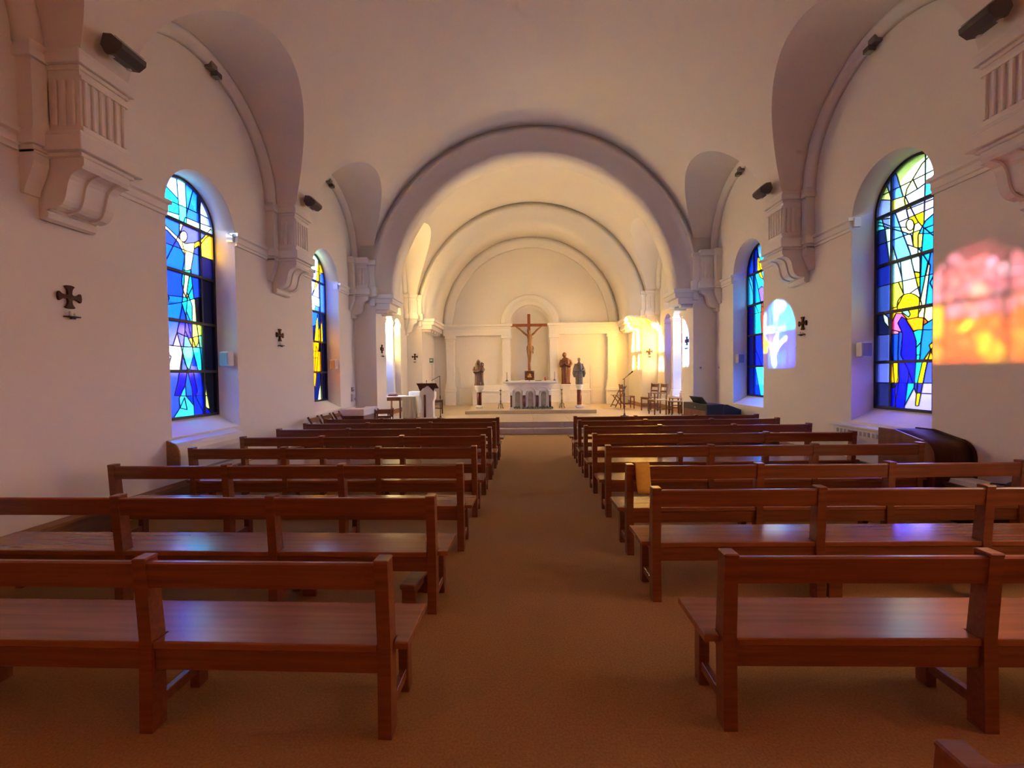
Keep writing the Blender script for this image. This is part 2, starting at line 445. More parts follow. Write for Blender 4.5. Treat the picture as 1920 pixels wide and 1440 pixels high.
# ---------------------------------------------------------------- piers and round arches
def arch_band(y0, y1, label, front=True):
    tn[0] += 1
    fn = lambda u, v, t: (u, t, v)
    pr = [(4.7, y0), (4.24, y0), (4.24, y0 - .10), (4.12, y0 - .10), (4.08, y0 - .06), (4.02, y0 - .06), (3.99, y0), (RA, y0), (RA, y1)]
    pr += [(4.5, y1)] if not front else [(3.99, y1), (4.02, y1 + .06), (4.12, y1 + .08), (4.5, y1 + .08)]
    return trim(ring(MB(), pr, AX, ZC, 0, PI, 72, fn).build('trim_%d' % tn[0], 'moulding'), label)
arch_band(P1a, P1b, 'broad round plaster arch between nave and sanctuary')
arch_band(P2a, YB, 'second round plaster arch over the altar recess', False)
for s in (-1, 1):
    for ya, yb, nmq, z0 in ((P1a, P1b, 'chancel', 0), (P2a, YB + .02, 'altar', ZF - .02)):
        tn[0] += 1
        p = struct(MB().box(AX + s * PW, AX + s * (HW + .1), ya + .004, yb, z0, 4.9).build('wall_pier_%d' % tn[0], 'plaster'), 'plain plaster pier carrying the %s side of the %s arch' % (side[s], nmq), 'pier')
        tn[0] += 1
        t = struct(empty('trim_%d' % tn[0], (AX + s * PW, ya, 3.2)), 'moulded impost under the %s foot of the %s arch' % (side[s], nmq), 'moulding')
        inv = t.location.copy()
        def part(mb, nm_):
            mb.v = [tuple(Vector(q) - inv) for q in mb.v]; mb.build(nm_, 'moulding', t)
        m_ = MB()
        m_.box(AX + s * (RA - .05), AX + s * (HW - .1), ya - .04, yb + (.03 if nmq == 'chancel' else -.06), 3.50, 3.62, .006)
        m_.box(AX + s * (RA - .09), AX + s * (HW - .1), ya - .08, yb + (.07 if nmq == 'chancel' else -.02), 3.62, 3.72, .006)
        part(m_, 'impost_slab')
        part(MB().box(AX + s * (RA + .04), AX + s * (HW - .1), ya - .01, yb - (.02 if nmq == 'chancel' else .12), 3.34, 3.50, .006), 'impost_block')
        m_ = MB()
        nb = 2 if nmq == 'chancel' else 5
        for i in range(nb):
            yc = ya + .12 + (yb - ya - .35) * i / max(1, nb - 1)
            m_.box(AX + s * (RA + .12), AX + s * (PW + .02), yc - .07, yc + .07, 3.24, 3.34, .02)
        part(m_, 'modillion')
        # cluster of small shafts on the near face beside the corbel
        m_ = MB()
        for z0_, z1_, e in ((3.66, 3.90, .05), (3.90, 4.47, 0), (4.47, 4.60, .04)):
            x0, x1 = HW - .62 - e, HW - .40
            m_.box(AX + s * x0, AX + s * x1, ya - .13 - e, ya + .02, z0_, z1_, .01)
        m_.box(AX + s * (HW - .60), AX + s * (HW - .46), ya - .08, ya + .02, 3.42, 3.66, .02)
        part(m_, 'shaft')

# ---------------------------------------------------------------- end wall with niche
def end_wall():
    mb = MB(); c = AX - .02; r = .81; zs = 3.68; Y = YB; top = 8.3
    x0, x1 = XL - .5, XR + .5
    mb.add([(x0, Y, -.2), (c - r, Y, -.2), (c - r, Y, top), (x0, Y, top)], [(0, 1, 2, 3)])
    mb.add([(c + r, Y, -.2), (x1, Y, -.2), (x1, Y, top), (c + r, Y, top)], [(0, 1, 2, 3)])
    a = arch_pts(c, r, zs)
    for i in range(len(a) - 1):
        mb.add([(a[i][0], Y, a[i][1]), (a[i + 1][0], Y, a[i + 1][1]), (a[i + 1][0], Y, top), (a[i][0], Y, top)], [(0, 1, 2, 3)])
    # curved niche: half cylinder plan of depth .55 with a quarter-dome head
    nv = 16; dep = .5
    def P(ph, z, rr): return (c + rr * math.cos(ph), Y + dep * (rr / r) * math.sin(ph), z)
    rows = [[P(PI * i / nv, z, r) for i in range(nv + 1)] for z in (-.2, zs)]
    for k in range(1, 9):
        th = PI / 2 * k / 8
        rows.append([P(PI * i / nv, zs + r * math.sin(th), r * math.cos(th)) for i in range(nv + 1)])
    vs = [p for rw in rows for p in rw]; k = nv + 1
    mb.add(vs, [(j * k + i, j * k + i + 1, (j + 1) * k + i + 1, (j + 1) * k + i) for j in range(len(rows) - 1) for i in range(nv)], True)
    return struct(mb.build('wall_back', 'plaster'), 'end wall of the altar recess with a round-headed niche', 'wall')
end_wall()
struct(MB().box(XL - .5, XR + .5, YB + 1.0, YB + 1.2, -.2, 8.3).build('wall_outer', 'outer_render'), 'outer wall behind the altar niche', 'wall')
def tr(mb, label, m='moulding'):
    tn[0] += 1
    return trim(mb.build('trim_%d' % tn[0], m), label)
fy = lambda u, v, t: (u, t, v)
tr(ring(MB(), [(RA + .02, YB), (RA + .02, YB - .16), (3.52, YB - .16), (3.50, YB - .11), (3.32, YB - .11), (3.28, YB)], AX, ZC, 0, PI, 64, fy), 'stepped blind arch on the end wall above the altar')
tr(ring(MB(), [(.84, YB - .14), (1.18, YB - .20), (1.24, YB - .14), (1.24, YB), (.81, YB), (.81, YB - .06)], AX - .02, 3.70, 0, PI, 40, fy), 'stepped round archivolt over the crucifix niche')
tr(ring(MB(), [(.95, YB - .20), (1.04, YB - .22), (1.04, YB - .12), (.95, YB - .12)], AX - .02, 3.70, 0, PI, 40, fy), 'thin bead inside the niche archivolt')
for s in (-1, 1):
    c = AX - .02
    xi = c + s * .80; xo = AX + s * 3.68
    m_ = MB().box(xi, xo, YB - .24, YB, 3.24, 3.52, .006)
    m_.box(xi - s * .03, xo, YB - .29, YB, 3.52, 3.60, .006); m_.box(xi - s * .07, xo, YB - .38, YB, 3.60, 3.70, .01)
    m_.box(xi, xo, YB - .265, YB, 3.36, 3.39)
    tr(m_, 'plaster entablature on the %s of the crucifix niche' % side[s])
    for xa, lab in ((c + s * 1.0, 'inner'), (AX + s * 3.40, 'outer')):
        m_ = MB().box(xa - .17, xa + .17, YB - .20, YB, 1.10, 3.14, .006)
        m_.box(xa - .22, xa + .22, YB - .26, YB, 3.10, 3.24, .012); m_.box(xa - .19, xa + .19, YB - .22, YB, 3.02, 3.06, .006)
        m_.prism([(xa - .24, .98), (xa + .24, .98), (xa + .19, 1.30), (xa - .19, 1.30)], fy, YB - .23, YB)
        m_.box(xa - .26, xa + .26, YB - .29, YB, .86, .98, .01); m_.box(xa - .23, xa + .23, YB - .25, YB, ZF, .86, .006)
        tr(m_, '%s plaster pilaster on the %s of the altar niche' % (lab, side[s]))
    m_ = MB().box(c + s * .80, AX + s * 2.45, YB - .40, YB - .005, ZF, .86, .006)
    m_.box(c + s * .80, AX + s * 2.48, YB - .46, YB - .005, .86, .93, .01); m_.box(c + s * .8, AX + s * 2.42, YB - .30, YB - .005, .93, 1.15, .01)
    m_.box(c + s * .80, AX + s * 2.47, YB - .43, YB - .005, .70, .74)
    tr(m_, 'stepped plaster dado on the %s behind the altar' % side[s])
    d_ = MB().box(AX + s * 2.52, AX + s * 3.08, YB - .03, YB, ZF, 1.95, .004)
    d_.box(AX + s * 2.58, AX + s * 3.02, YB - .042, YB - .02, 1.02, 1.88, .006); d_.box(AX + s * 2.58, AX + s * 3.02, YB - .042, YB - .02, ZF + .1, .92, .006)
    struct(d_.build('door_%d' % (1 if s < 0 else 2), 'plaster'), 'flush cream door low in the end wall on the %s' % side[s], 'door')
# wooden skirting planks
for s in (-1, 1):
    b_ = MB().box(AX + s * (HW - .05), AX + s * HW, YR, P1a, 0, .22, .004)
    b_.box(AX + s * (HW - .16), AX + s * HW, YR, P1a, .22, .255, .004)
    struct(b_.build('baseboard_%s' % side[s], 'plank_wood'), 'wooden skirting with a projecting top board along the %s wall' % side[s], 'baseboard')
    b_ = MB().box(AX + s * (PW - .03), AX + s * PW, P1a + .3, P1b + .03, ZF, ZF + .15)
    b_.box(AX + s * (HW - .03), AX + s * HW, P1b + .03, P2a, ZF, ZF + .15)
    b_.box(AX + s * (PW - .03), AX + s * HW, P2a - .03, P2a, ZF, ZF + .15); b_.box(AX + s * (PW - .03), AX + s * PW, P2a - .03, YB, ZF, ZF + .15)
    struct(b_.build('baseboard_chancel_%s' % side[s], 'plank_wood'), 'low wooden skirting round the %s side of the sanctuary' % side[s], 'baseboard')

# ---------------------------------------------------------------- the ground and neighbouring wing outside
struct(MB().box(-60, 60, -40, 60, -.6, -.3).build('ground', 'grass'), 'ground outside the chapel', 'ground')
struct(MB().box(-13.0, -12.0, -20, 40, -.3, 4.20).build('wall_courtyard', 'outer_render'), 'courtyard wall outside the left windows', 'wall')
GLASS = {
 'L1': dict(L=[[(-0.062,4.418),(-0.045,4.067),(-0.034,3.737),(-0.04,3.673)],
   [(0.087,4.422),(0.097,4.047),(0.089,3.766)],
   [(0.237,4.378),(0.139,4.076),(-0.012,3.694),(-0.24,3.282),(-0.355,3.074)],
   [(-0.319,4.037),(-0.233,4.035),(0.341,4.054),(0.53,4.049)],
   [(-0.311,3.868),(-0.165,3.887),(-0.036,3.904)],
   [(0.1,3.906),(0.336,3.914),(0.572,3.934)],
   [(-0.326,4.24),(-0.22,4.197),(-0.035,4.108)],
   [(0.31,4.363),(0.298,4.051)],
   [(0.376,4.272),(0.349,4.024),(0.336,3.914)],
   [(-0.332,3.695),(-0.24,3.655),(-0.056,3.568),(-0.002,3.547)],
   [(-0.334,3.635),(-0.242,3.612),(-0.074,3.513),(0.0,3.41),(0.046,3.348)],
   [(0.096,3.641),(0.085,3.598),(0.059,3.561),(0.024,3.54),(-0.009,3.541),(-0.032,3.562),(-0.04,3.598),(-0.029,3.64),(-0.004,3.677),(0.03,3.698),(0.064,3.699),(0.088,3.678),(0.096,3.641)],
   [(0.085,3.536),(0.237,3.594),(0.38,3.691),(0.493,3.82),(0.551,3.887)],
   [(0.234,3.509),(0.341,3.593),(0.453,3.727),(0.587,3.837)],
   [(-0.002,3.547),(0.046,3.348),(0.03,3.142)],
   [(0.237,3.594),(0.215,3.471),(0.145,3.182)],
   [(0.03,3.142),(0.086,3.149),(0.145,3.182)],
   [(0.046,3.36),(-0.002,3.134),(-0.026,2.941)],
   [(-0.342,3.438),(-0.234,3.434),(0.317,3.428),(0.571,3.428)],
   [(0.085,3.536),(0.006,3.55)],
   [(0.145,3.182),(0.182,2.842)],
   [(0.304,3.549),(0.307,3.181),(0.309,2.786)],
   [(0.03,3.142),(0.015,2.962),(-0.005,2.857)],
   [(0.145,3.182),(0.097,3.005),(0.057,2.819)],
   [(-0.026,2.941),(0.002,2.833),(0.054,2.742),(0.142,2.886),(0.187,2.972)],
   [(-0.312,2.726),(-0.224,2.736),(-0.025,2.753)],
   [(-0.317,2.588),(-0.228,2.62),(-0.028,2.677),(0.231,2.779)],
   [(-0.004,2.883),(-0.029,2.64),(-0.085,2.419),(-0.138,2.24)],
   [(-0.029,2.64),(0.05,2.424),(0.115,2.187)],
   [(0.082,2.823),(0.039,2.562),(-0.006,2.227),(-0.08,1.733)],
   [(0.081,2.797),(0.15,2.668),(0.14,2.409),(0.133,2.214),(0.135,2.059)],
   [(0.205,2.768),(0.225,2.419),(0.252,2.225),(0.293,1.937),(0.302,1.724),(0.327,1.444)],
   [(0.039,2.562),(0.123,2.407)],
   [(-0.138,2.24),(-0.213,2.056)],
   [(-0.138,2.24),(-0.007,2.202),(0.115,2.187)],
   [(-0.337,2.06),(-0.213,2.05),(-0.036,2.049),(0.143,2.053),(0.28,2.055)],
   [(-0.086,2.382),(-0.138,2.24),(-0.069,2.022),(0.016,1.76),(0.064,1.722)],
   [(0.115,2.187),(0.252,2.225)],
   [(0.133,2.214),(0.194,2.05),(0.248,2.119),(0.261,2.225)],
   [(-0.006,2.227),(-0.056,1.947),(-0.103,1.733)],
   [(0.035,2.231),(0.126,2.059),(0.156,1.957),(0.224,1.724)],
   [(0.156,1.957),(0.064,1.722)],
   [(-0.056,1.947),(0.016,1.76)],
   [(-0.122,1.658),(-0.15,1.534),(-0.209,1.364)],
   [(0.012,1.658),(-0.018,1.506),(-0.135,1.323),(-0.124,1.185),(-0.04,1.33),(0.001,1.15),(-0.124,1.185),(-0.228,1.071)],
   [(-0.018,1.506),(-0.008,1.341),(0.127,1.204),(0.137,1.034)],
   [(0.045,1.658),(0.103,1.464),(0.127,1.204)],
   [(0.144,1.658),(0.203,1.409),(0.165,1.332)],
   [(0.165,1.332),(0.296,1.112)],
   [(-0.202,1.363),(-0.032,1.349),(0.34,1.336)],
   [(0.357,1.524),(0.338,1.175),(0.441,1.113),(0.395,1.347),(0.357,1.524)],
   [(0.338,1.175),(0.476,1.062)],
   [(0.282,1.671),(0.327,1.457)]],
  S=[(-0.15,4.293,'8fb0ff'),(0.017,4.241,'a6f0ff'),(-0.186,4.121,'37c8ff'),(0.181,4.31,'3a78d8'),(0.243,4.18,'2f70d8'),(0.33,4.214,'3d80dd'),(0.435,4.175,'8ea0e6'),(0.201,3.984,'3f6fe0'),(0.427,3.986,'7487d6'),(-0.117,3.978,'3ac0f4'),(-0.107,3.847,'8ff4ff'),(0.02,3.918,'63e4ff'),(0.214,3.872,'d6f6ff'),(0.441,3.87,'e0f4ff'),(0.579,3.875,'c8e8ff'),(-0.144,3.663,'3c66e0'),(-0.195,3.501,'3044a8'),(-0.148,3.564,'fff2b8'),(0.028,3.632,'fff0c8'),(0.205,3.649,'55589f'),(0.166,3.714,'7f86c8'),(0.311,3.735,'5360b0'),(0.521,3.816,'f5d060'),(0.287,3.57,'ffc94a'),(0.396,3.656,'ffd75a'),(0.428,3.545,'2a3168'),(0.132,3.486,'fff3a0'),(0.108,3.288,'fff6b0'),(0.034,3.458,'fff0a8'),(-0.142,3.321,'1a62f0'),(-0.162,3.194,'0b50ff'),(0.017,3.214,'2cc4ff'),(0.242,3.297,'3f63d0'),(0.265,3.433,'3a4aa6'),(0.417,3.274,'161c48'),(0.406,3.004,'0e1230'),(-0.141,2.954,'0c58ff'),(0.012,2.886,'fff2c0'),(0.083,3.065,'2fe0f4'),(0.128,2.947,'29c4ff'),(0.23,2.994,'2048b8'),(-0.136,2.697,'1f78ff'),(-0.157,2.533,'2070ff'),(-0.018,2.516,'1c50e8'),(0.027,2.649,'25c8f6'),(0.099,2.634,'4fe8ff'),(0.18,2.582,'e8ffb0'),(0.109,2.469,'2a86f8'),(0.319,2.602,'0a0f28'),(0.461,2.555,'0a0e22'),(-0.181,2.297,'2a60d0'),(-0.081,2.308,'1416d8'),(-0.01,2.328,'2a62f0'),(0.062,2.31,'120cd0'),(0.196,2.324,'d8f58a'),(-0.143,2.116,'c8a8e8'),(-0.186,2.162,'b49ae0'),(-0.165,1.917,'d0c8ec'),(-0.193,1.99,'c4b8ec'),(-0.065,2.122,'2b58ea'),(0.046,2.105,'208ef8'),(0.179,2.114,'f0dc70'),(0.229,2.078,'90d8c0'),(-0.016,1.949,'35e8e6'),(0.039,1.926,'2a9af8'),(0.186,1.854,'1c4cf0'),(0.255,1.869,'3ccaf8'),(-0.045,1.822,'2066f8'),(0.116,1.8,'1a3ce8'),(0.46,2.053,'080b1e'),(-0.179,1.572,'3a50b8'),(-0.071,1.57,'100ee0'),(0.009,1.569,'2a66f4'),(0.157,1.541,'1a12d8'),(0.085,1.414,'2048f0'),(-0.061,1.407,'45b8ff'),(-0.082,1.27,'4fc8ff'),(-0.15,1.125,'1822d0'),(0.024,1.109,'1a2ad8'),(0.229,1.21,'1c40e0'),(0.242,1.539,'2038b0'),(-0.175,1.276,'1a2ce0'),(0.305,1.565,'59d8e8'),(0.375,1.294,'d4f090'),(0.49,1.397,'080a18'),(0.516,1.12,'0a0c1c'),(0.403,1.089,'1020a0')]),
 'R1': dict(L=[[(-0.173,4.477),(-0.174,4.023),(-0.159,3.46),(-0.134,3.195),(-0.117,2.798)],
   [(0.586,4.118),(0.543,4.117),(-0.285,4.112),(-0.387,4.112)],
   [(0.581,3.418),(0.529,3.416),(-0.279,3.419),(-0.394,3.418)],
   [(0.213,3.633),(-0.277,3.644),(-0.392,3.647)],
   [(0.108,3.759),(-0.276,3.748),(-0.391,3.744)],
   [(0.303,4.433),(0.131,3.885),(0.069,3.628)],
   [(0.124,3.947),(-0.061,3.557),(-0.131,3.463),(-0.28,3.298),(-0.397,3.177)],
   [(0.124,3.947),(0.095,4.038),(0.001,4.138),(-0.124,4.268),(-0.218,4.308),(-0.334,4.322)],
   [(0.001,4.112),(-0.064,3.964)],
   [(0.586,4.09),(0.551,4.072),(0.35,3.985),(0.132,3.95),(-0.057,3.967),(-0.181,3.995),(-0.362,4.07)],
   [(0.443,4.295),(0.351,4.012)],
   [(0.293,3.815),(0.142,3.419),(-0.024,2.998)],
   [(-0.01,2.943),(-0.112,2.566),(-0.087,2.267)],
   [(0.532,3.849),(0.446,3.598),(0.359,3.054)],
   [(0.337,3.414),(0.183,2.918)],
   [(0.584,3.762),(0.48,3.706),(0.315,3.595),(0.113,3.527)],
   [(0.583,3.713),(0.48,3.664),(0.315,3.568),(0.143,3.472),(0.038,3.418)],
   [(-0.017,3.515),(-0.01,3.479),(0.012,3.459),(0.043,3.458),(0.074,3.479),(0.097,3.515),(0.106,3.557),(0.098,3.593),(0.075,3.614),(0.044,3.613),(0.014,3.592),(-0.009,3.556),(-0.017,3.515)],
   [(0.062,3.632),(-0.025,3.633),(-0.082,3.524),(-0.019,3.521)],
   [(-0.019,3.483),(0.002,3.387),(-0.007,3.257),(-0.078,3.186),(-0.12,3.186)],
   [(-0.132,3.445),(-0.077,3.362),(-0.078,3.186)],
   [(-0.132,3.445),(-0.185,3.513),(-0.278,3.553),(-0.392,3.594)],
   [(-0.132,3.363),(-0.241,3.329),(-0.395,3.344)],
   [(0.081,3.283),(-0.078,3.186),(-0.108,3.039),(-0.11,2.863),(-0.025,2.896),(0.013,3.02),(0.036,3.154),(0.081,3.283)],
   [(0.143,3.472),(0.023,3.394),(-0.007,3.257)],
   [(-0.128,3.121),(-0.231,2.958)],
   [(-0.263,3.12),(-0.231,2.958),(-0.186,2.783)],
   [(0.515,3.773),(0.34,3.731)],
   [(0.582,3.629),(0.413,3.607)],
   [(0.28,2.933),(0.135,2.624),(0.239,2.469),(0.281,2.463)],
   [(0.235,2.461),(0.238,2.508),(0.224,2.55),(0.194,2.585),(0.153,2.609),(0.104,2.62),(0.05,2.618),(-0.003,2.603),(-0.051,2.576),(-0.092,2.541),(-0.12,2.499),(-0.136,2.455),(-0.137,2.411),(-0.124,2.371),(-0.098,2.337)],
   [(0.184,3.017),(0.135,2.624)],
   [(0.024,2.623),(-0.069,2.663)],
   [(-0.032,2.887),(-0.11,2.856),(-0.112,2.566)],
   [(-0.025,2.889),(-0.112,2.56)],
   [(-0.205,2.896),(-0.12,2.502)],
   [(-0.251,2.909),(-0.17,2.256),(-0.12,1.783)],
   [(0.312,2.277),(0.257,2.378),(0.163,2.365),(0.072,2.274),(-0.016,2.289)],
   [(0.094,2.271),(-0.073,2.282),(-0.184,2.255),(-0.232,2.199),(-0.144,2.122),(-0.018,2.103),(0.094,2.271)],
   [(-0.232,2.199),(-0.291,2.229),(-0.406,2.274)],
   [(0.224,2.24),(0.163,2.319),(0.102,2.278),(-0.018,2.096),(-0.062,1.964),(-0.064,1.785),(-0.039,1.349),(0.106,1.094)],
   [(0.224,2.24),(0.145,2.086),(0.174,1.796),(0.066,1.608),(-0.039,1.349)],
   [(0.207,2.091),(0.22,1.798),(0.194,1.476),(0.261,1.096)],
   [(0.133,2.4),(0.058,2.39),(0.028,2.333),(0.057,2.299),(0.133,2.361)],
   [(-0.018,2.096),(-0.158,2.133),(-0.132,1.946),(-0.07,1.887)],
   [(-0.132,1.946),(-0.12,1.783),(-0.064,1.785)],
   [(-0.158,2.108),(-0.292,2.094),(-0.408,2.082)],
   [(0.268,1.854),(0.217,1.784),(0.217,1.476),(0.256,1.34),(0.287,1.339)],
   [(-0.162,1.718),(-0.23,1.716),(-0.191,1.542),(-0.139,1.277),(-0.105,1.109),(-0.063,1.106),(-0.088,1.415),(-0.162,1.718)],
   [(-0.23,1.716),(-0.282,1.85),(-0.359,1.93)],
   [(-0.176,1.718),(-0.256,1.826)],
   [(0.487,2.424),(0.385,2.341),(0.368,2.188),(0.452,2.281),(0.487,2.424)],
   [(0.312,2.277),(0.335,2.158),(0.223,2.126)],
   [(0.369,2.325),(0.312,2.277)],
   [(0.536,2.101),(0.27,2.09)],
   [(0.539,1.402),(-0.299,1.413),(-0.415,1.413)],
   [(0.559,2.807),(0.524,2.808),(-0.285,2.803),(-0.4,2.801)],
   [(-0.064,1.721),(-0.039,1.349)],
   [(0.05,1.503),(0.106,1.094)],
   [(-0.125,1.276),(-0.416,1.277)],
   [(0.351,2.159),(0.308,1.802),(0.246,1.097)]],
  S=[(0.077,4.403,'c8e0a8'),(-0.219,4.173,'c8f4f0'),(-0.231,4.314,'b8ecd0'),(0.015,4.055,'dcecb0'),(0.148,4.113,'cfe0a8'),(-0.097,4.119,'d8f0d0'),(0.249,4.196,'6f94e8'),(0.247,3.997,'6c98f0'),(0.484,4.148,'cfe2a8'),(0.401,4.222,'93a8e0'),(0.465,3.948,'93a8e8'),(-0.086,3.899,'b4c8f4'),(-0.222,3.904,'58d0f8'),(0.123,3.816,'ecec90'),(0.207,3.849,'70a8f4'),(-0.002,3.781,'b8c8f8'),(-0.223,3.732,'c0c0fc'),(-0.017,3.686,'bcc0f8'),(-0.225,3.609,'b0d0f8'),(-0.032,3.579,'fce030'),(0.044,3.536,'d0d49c'),(0.144,3.616,'b8b8f4'),(0.431,3.784,'9ca8c8'),(0.413,3.655,'88a0d8'),(0.531,3.668,'70d8e8'),(0.478,3.47,'304070'),(0.477,3.263,'2c3a88'),(0.395,3.513,'bce8e8'),(0.377,3.303,'b0e0e8'),(0.252,3.64,'6aa8f4'),(0.234,3.395,'70a0f0'),(0.141,3.301,'98e4f8'),(0.037,3.335,'a0c0f4'),(0.051,3.236,'c8f0f0'),(-0.035,3.312,'f4ec60'),(-0.105,3.291,'d8c870'),(-0.076,3.451,'d8f4e0'),(-0.188,3.265,'18a8f8'),(-0.239,3.457,'1890f0'),(-0.187,3.377,'20a0f8'),(0.458,3.009,'2c3c90'),(0.342,3.023,'f0dc40'),(0.262,3.003,'a8dcf0'),(0.109,3.031,'a8e0f8'),(-0.044,3.056,'d0f8f0'),(-0.054,2.838,'ffd830'),(-0.15,2.966,'18a0f4'),(-0.203,3.076,'20a8f4'),(-0.232,2.847,'d8dcb0'),(-0.277,2.934,'2070e8'),(0.44,2.873,'4a60a0'),(0.438,2.652,'465c98'),(0.228,2.708,'d8e060'),(0.18,2.54,'fce028'),(0.183,2.858,'b8f0f4'),(0.047,2.776,'c8f0fc'),(0.074,2.535,'d8ecf0'),(-0.028,2.505,'f0e8e8'),(-0.069,2.752,'fce024'),(-0.166,2.731,'18a0e8'),(-0.188,2.54,'d4e0a8'),(-0.142,2.36,'dce098'),(-0.249,2.529,'2090e8'),(0.418,2.304,'c8e8e0'),(0.451,2.169,'283058'),(0.386,2.396,'4058a0'),(0.218,2.399,'f4d830'),(0.225,2.307,'d06898'),(0.271,2.219,'a86888'),(0.117,2.319,'e080a0'),(0.08,2.354,'88f0f8'),(-0.001,2.355,'a8ecf4'),(-0.031,2.197,'f09020'),(-0.116,2.2,'d87818'),(-0.198,2.203,'b85c18'),(-0.252,2.147,'2078d8'),(0.162,2.233,'1824f0'),(0.04,1.998,'0c0cff'),(0.159,1.941,'1c50d0'),(0.222,1.959,'2048a0'),(-0.103,2.037,'20b8f0'),(-0.091,1.835,'30d8f4'),(-0.214,1.978,'2078e0'),(0.415,1.945,'505c98'),(0.249,1.813,'f4d840'),(-0.256,1.814,'ffd020'),(0.413,1.613,'4c5490'),(0.41,1.252,'24284c'),(0.246,1.543,'f8cc10'),(0.126,1.609,'1c20e0'),(0.006,1.568,'0c08ff'),(0.109,1.411,'1828e8'),(0.2,1.235,'1828e0'),(0.033,1.243,'2090f0'),(-0.058,1.606,'28b8f0'),(-0.151,1.479,'ffd018'),(-0.098,1.185,'ffd820'),(-0.232,1.505,'343ca0'),(-0.222,1.193,'9088d8'),(0.326,1.132,'1020a0'),(-0.054,1.234,'383888')]),
 'L2': dict(L=[[(0.299,4.281),(0.227,3.903),(0.081,3.592),(-0.005,3.399)],
   [(0.298,4.255),(0.448,4.096),(0.275,3.784),(0.09,3.568)],
   [(-0.225,3.459),(-0.002,3.45),(0.505,3.436)],
   [(-0.235,3.26),(-0.012,3.242),(0.495,3.23)],
   [(-0.341,4.044),(0.026,4.047),(0.48,4.064)],
   [(0.223,3.052),(0.149,2.837),(-0.012,2.187),(-0.024,1.401),(0.034,1.323),(0.258,2.331),(0.249,2.693),(0.223,3.052)],
   [(-0.262,2.691),(0.094,2.78)],
   [(-0.063,2.184),(0.251,2.188)],
   [(-0.045,2.021),(0.217,2.044)],
   [(0.239,3.055),(0.485,3.035)],
   [(0.249,2.693),(0.541,3.016)],
   [(0.015,1.68),(0.124,2.322),(0.223,2.173)],
   [(0.299,1.497),(0.125,1.024)],
   [(0.287,1.472),(0.309,1.025)],
   [(0.205,1.252),(0.141,1.036)],
   [(0.23,3.414),(0.057,3.08)],
   [(-0.496,3.719),(-0.28,2.296),(-0.23,1.307)],
   [(-0.621,2.984),(-0.135,3.302),(0.081,3.592)],
   [(-0.585,1.799),(-0.024,1.401)],
   [(0.434,3.134),(0.501,1.067)]],
  S=[(0.113,4.259,'c0ece0'),(0.159,4.118,'8898e8'),(0.342,4.058,'ffd820'),(0.192,3.716,'fce84c'),(0.09,3.771,'8890e0'),(0.413,3.839,'3858c0'),(0.078,3.515,'98a0ec'),(0.345,3.565,'4868c8'),(0.225,3.311,'b4f0ff'),(0.043,3.331,'d0f4f0'),(0.381,3.179,'4870d8'),(0.111,3.139,'5078e0'),(0.049,2.927,'3c74e0'),(0.368,2.915,'284080'),(0.035,2.621,'182050'),(0.189,2.79,'ffd038'),(0.094,2.244,'ffb818'),(0.105,1.911,'ffb010'),(0.022,1.502,'f8a810'),(0.395,2.34,'141838'),(0.369,1.812,'10142c'),(0.166,1.551,'1c2a60'),(0.199,1.11,'e8f0b8'),(0.399,1.284,'101430'),(0.043,1.17,'182448'),(-0.21,3.782,'80a0e8'),(-0.257,2.79,'2850c0'),(-0.304,1.803,'182868')]),
 'R2': dict(L=[[(0.598,3.838),(0.318,3.231),(0.269,3.016)],
   [(0.545,3.879),(0.393,3.609),(0.293,3.123),(0.086,2.786),(0.114,2.459),(0.244,2.755)],
   [(0.418,4.318),(0.343,3.884)],
   [(0.293,4.438),(0.318,3.852),(0.148,3.405),(0.03,3.03)],
   [(0.196,4.307),(0.124,3.958),(-0.053,3.59),(0.077,3.669),(0.196,3.849),(0.196,4.307)],
   [(0.196,4.409),(0.148,4.167),(-0.016,3.848)],
   [(0.148,3.405),(0.03,3.458),(-0.04,3.419),(-0.372,3.401)],
   [(0.03,3.03),(0.053,2.782),(-0.017,2.069)],
   [(-0.04,3.169),(-0.072,2.316)],
   [(0.318,3.231),(0.343,2.455)],
   [(0.294,2.398),(0.269,2.086),(0.029,1.743)],
   [(0.076,1.693),(-0.073,1.59)],
   [(0.269,1.67),(0.076,1.107)],
   [(0.22,1.67),(-0.041,1.112)],
   [(0.22,4.135),(-0.107,4.073),(-0.371,4.026)],
   [(0.077,4.449),(-0.016,4.247),(-0.371,3.978)],
   [(-0.053,3.59),(-0.372,3.256)],
   [(0.03,3.03),(-0.373,2.774)],
   [(-0.017,2.069),(-0.374,1.807)],
   [(0.572,2.903),(0.293,2.891),(-0.373,2.895)]],
  S=[(0.468,3.992,'3060e0'),(0.392,4.13,'60b0ff'),(0.244,4.142,'2048d0'),(0.269,3.583,'2890f0'),(0.196,3.798,'48b0ff'),(0.148,4.065,'ffd030'),(0.03,3.659,'ffc020'),(0.077,4.449,'50b8ff'),(-0.039,4.066,'40c8f8'),(0.077,4.273,'88c8ff'),(0.053,3.488,'1830d8'),(0.469,3.546,'58c8ff'),(0.52,3.266,'1838a8'),(0.1,3.27,'7060a0'),(0.006,2.876,'a84838'),(0.196,2.852,'40c0f8'),(0.469,2.731,'102478'),(0.1,2.839,'2040c0'),(0.006,2.323,'903828'),(0.172,2.208,'2038a8'),(0.419,2.147,'182870'),(0.47,1.435,'10205c'),(-0.017,1.566,'40a8f8'),(0.172,1.36,'2040d0'),(0.053,1.312,'2858e8'),(0.22,1.825,'1c30a0'),(-0.241,3.769,'60a8f0'),(-0.242,2.792,'3060d0'),(-0.243,1.811,'2048b8')]),
}

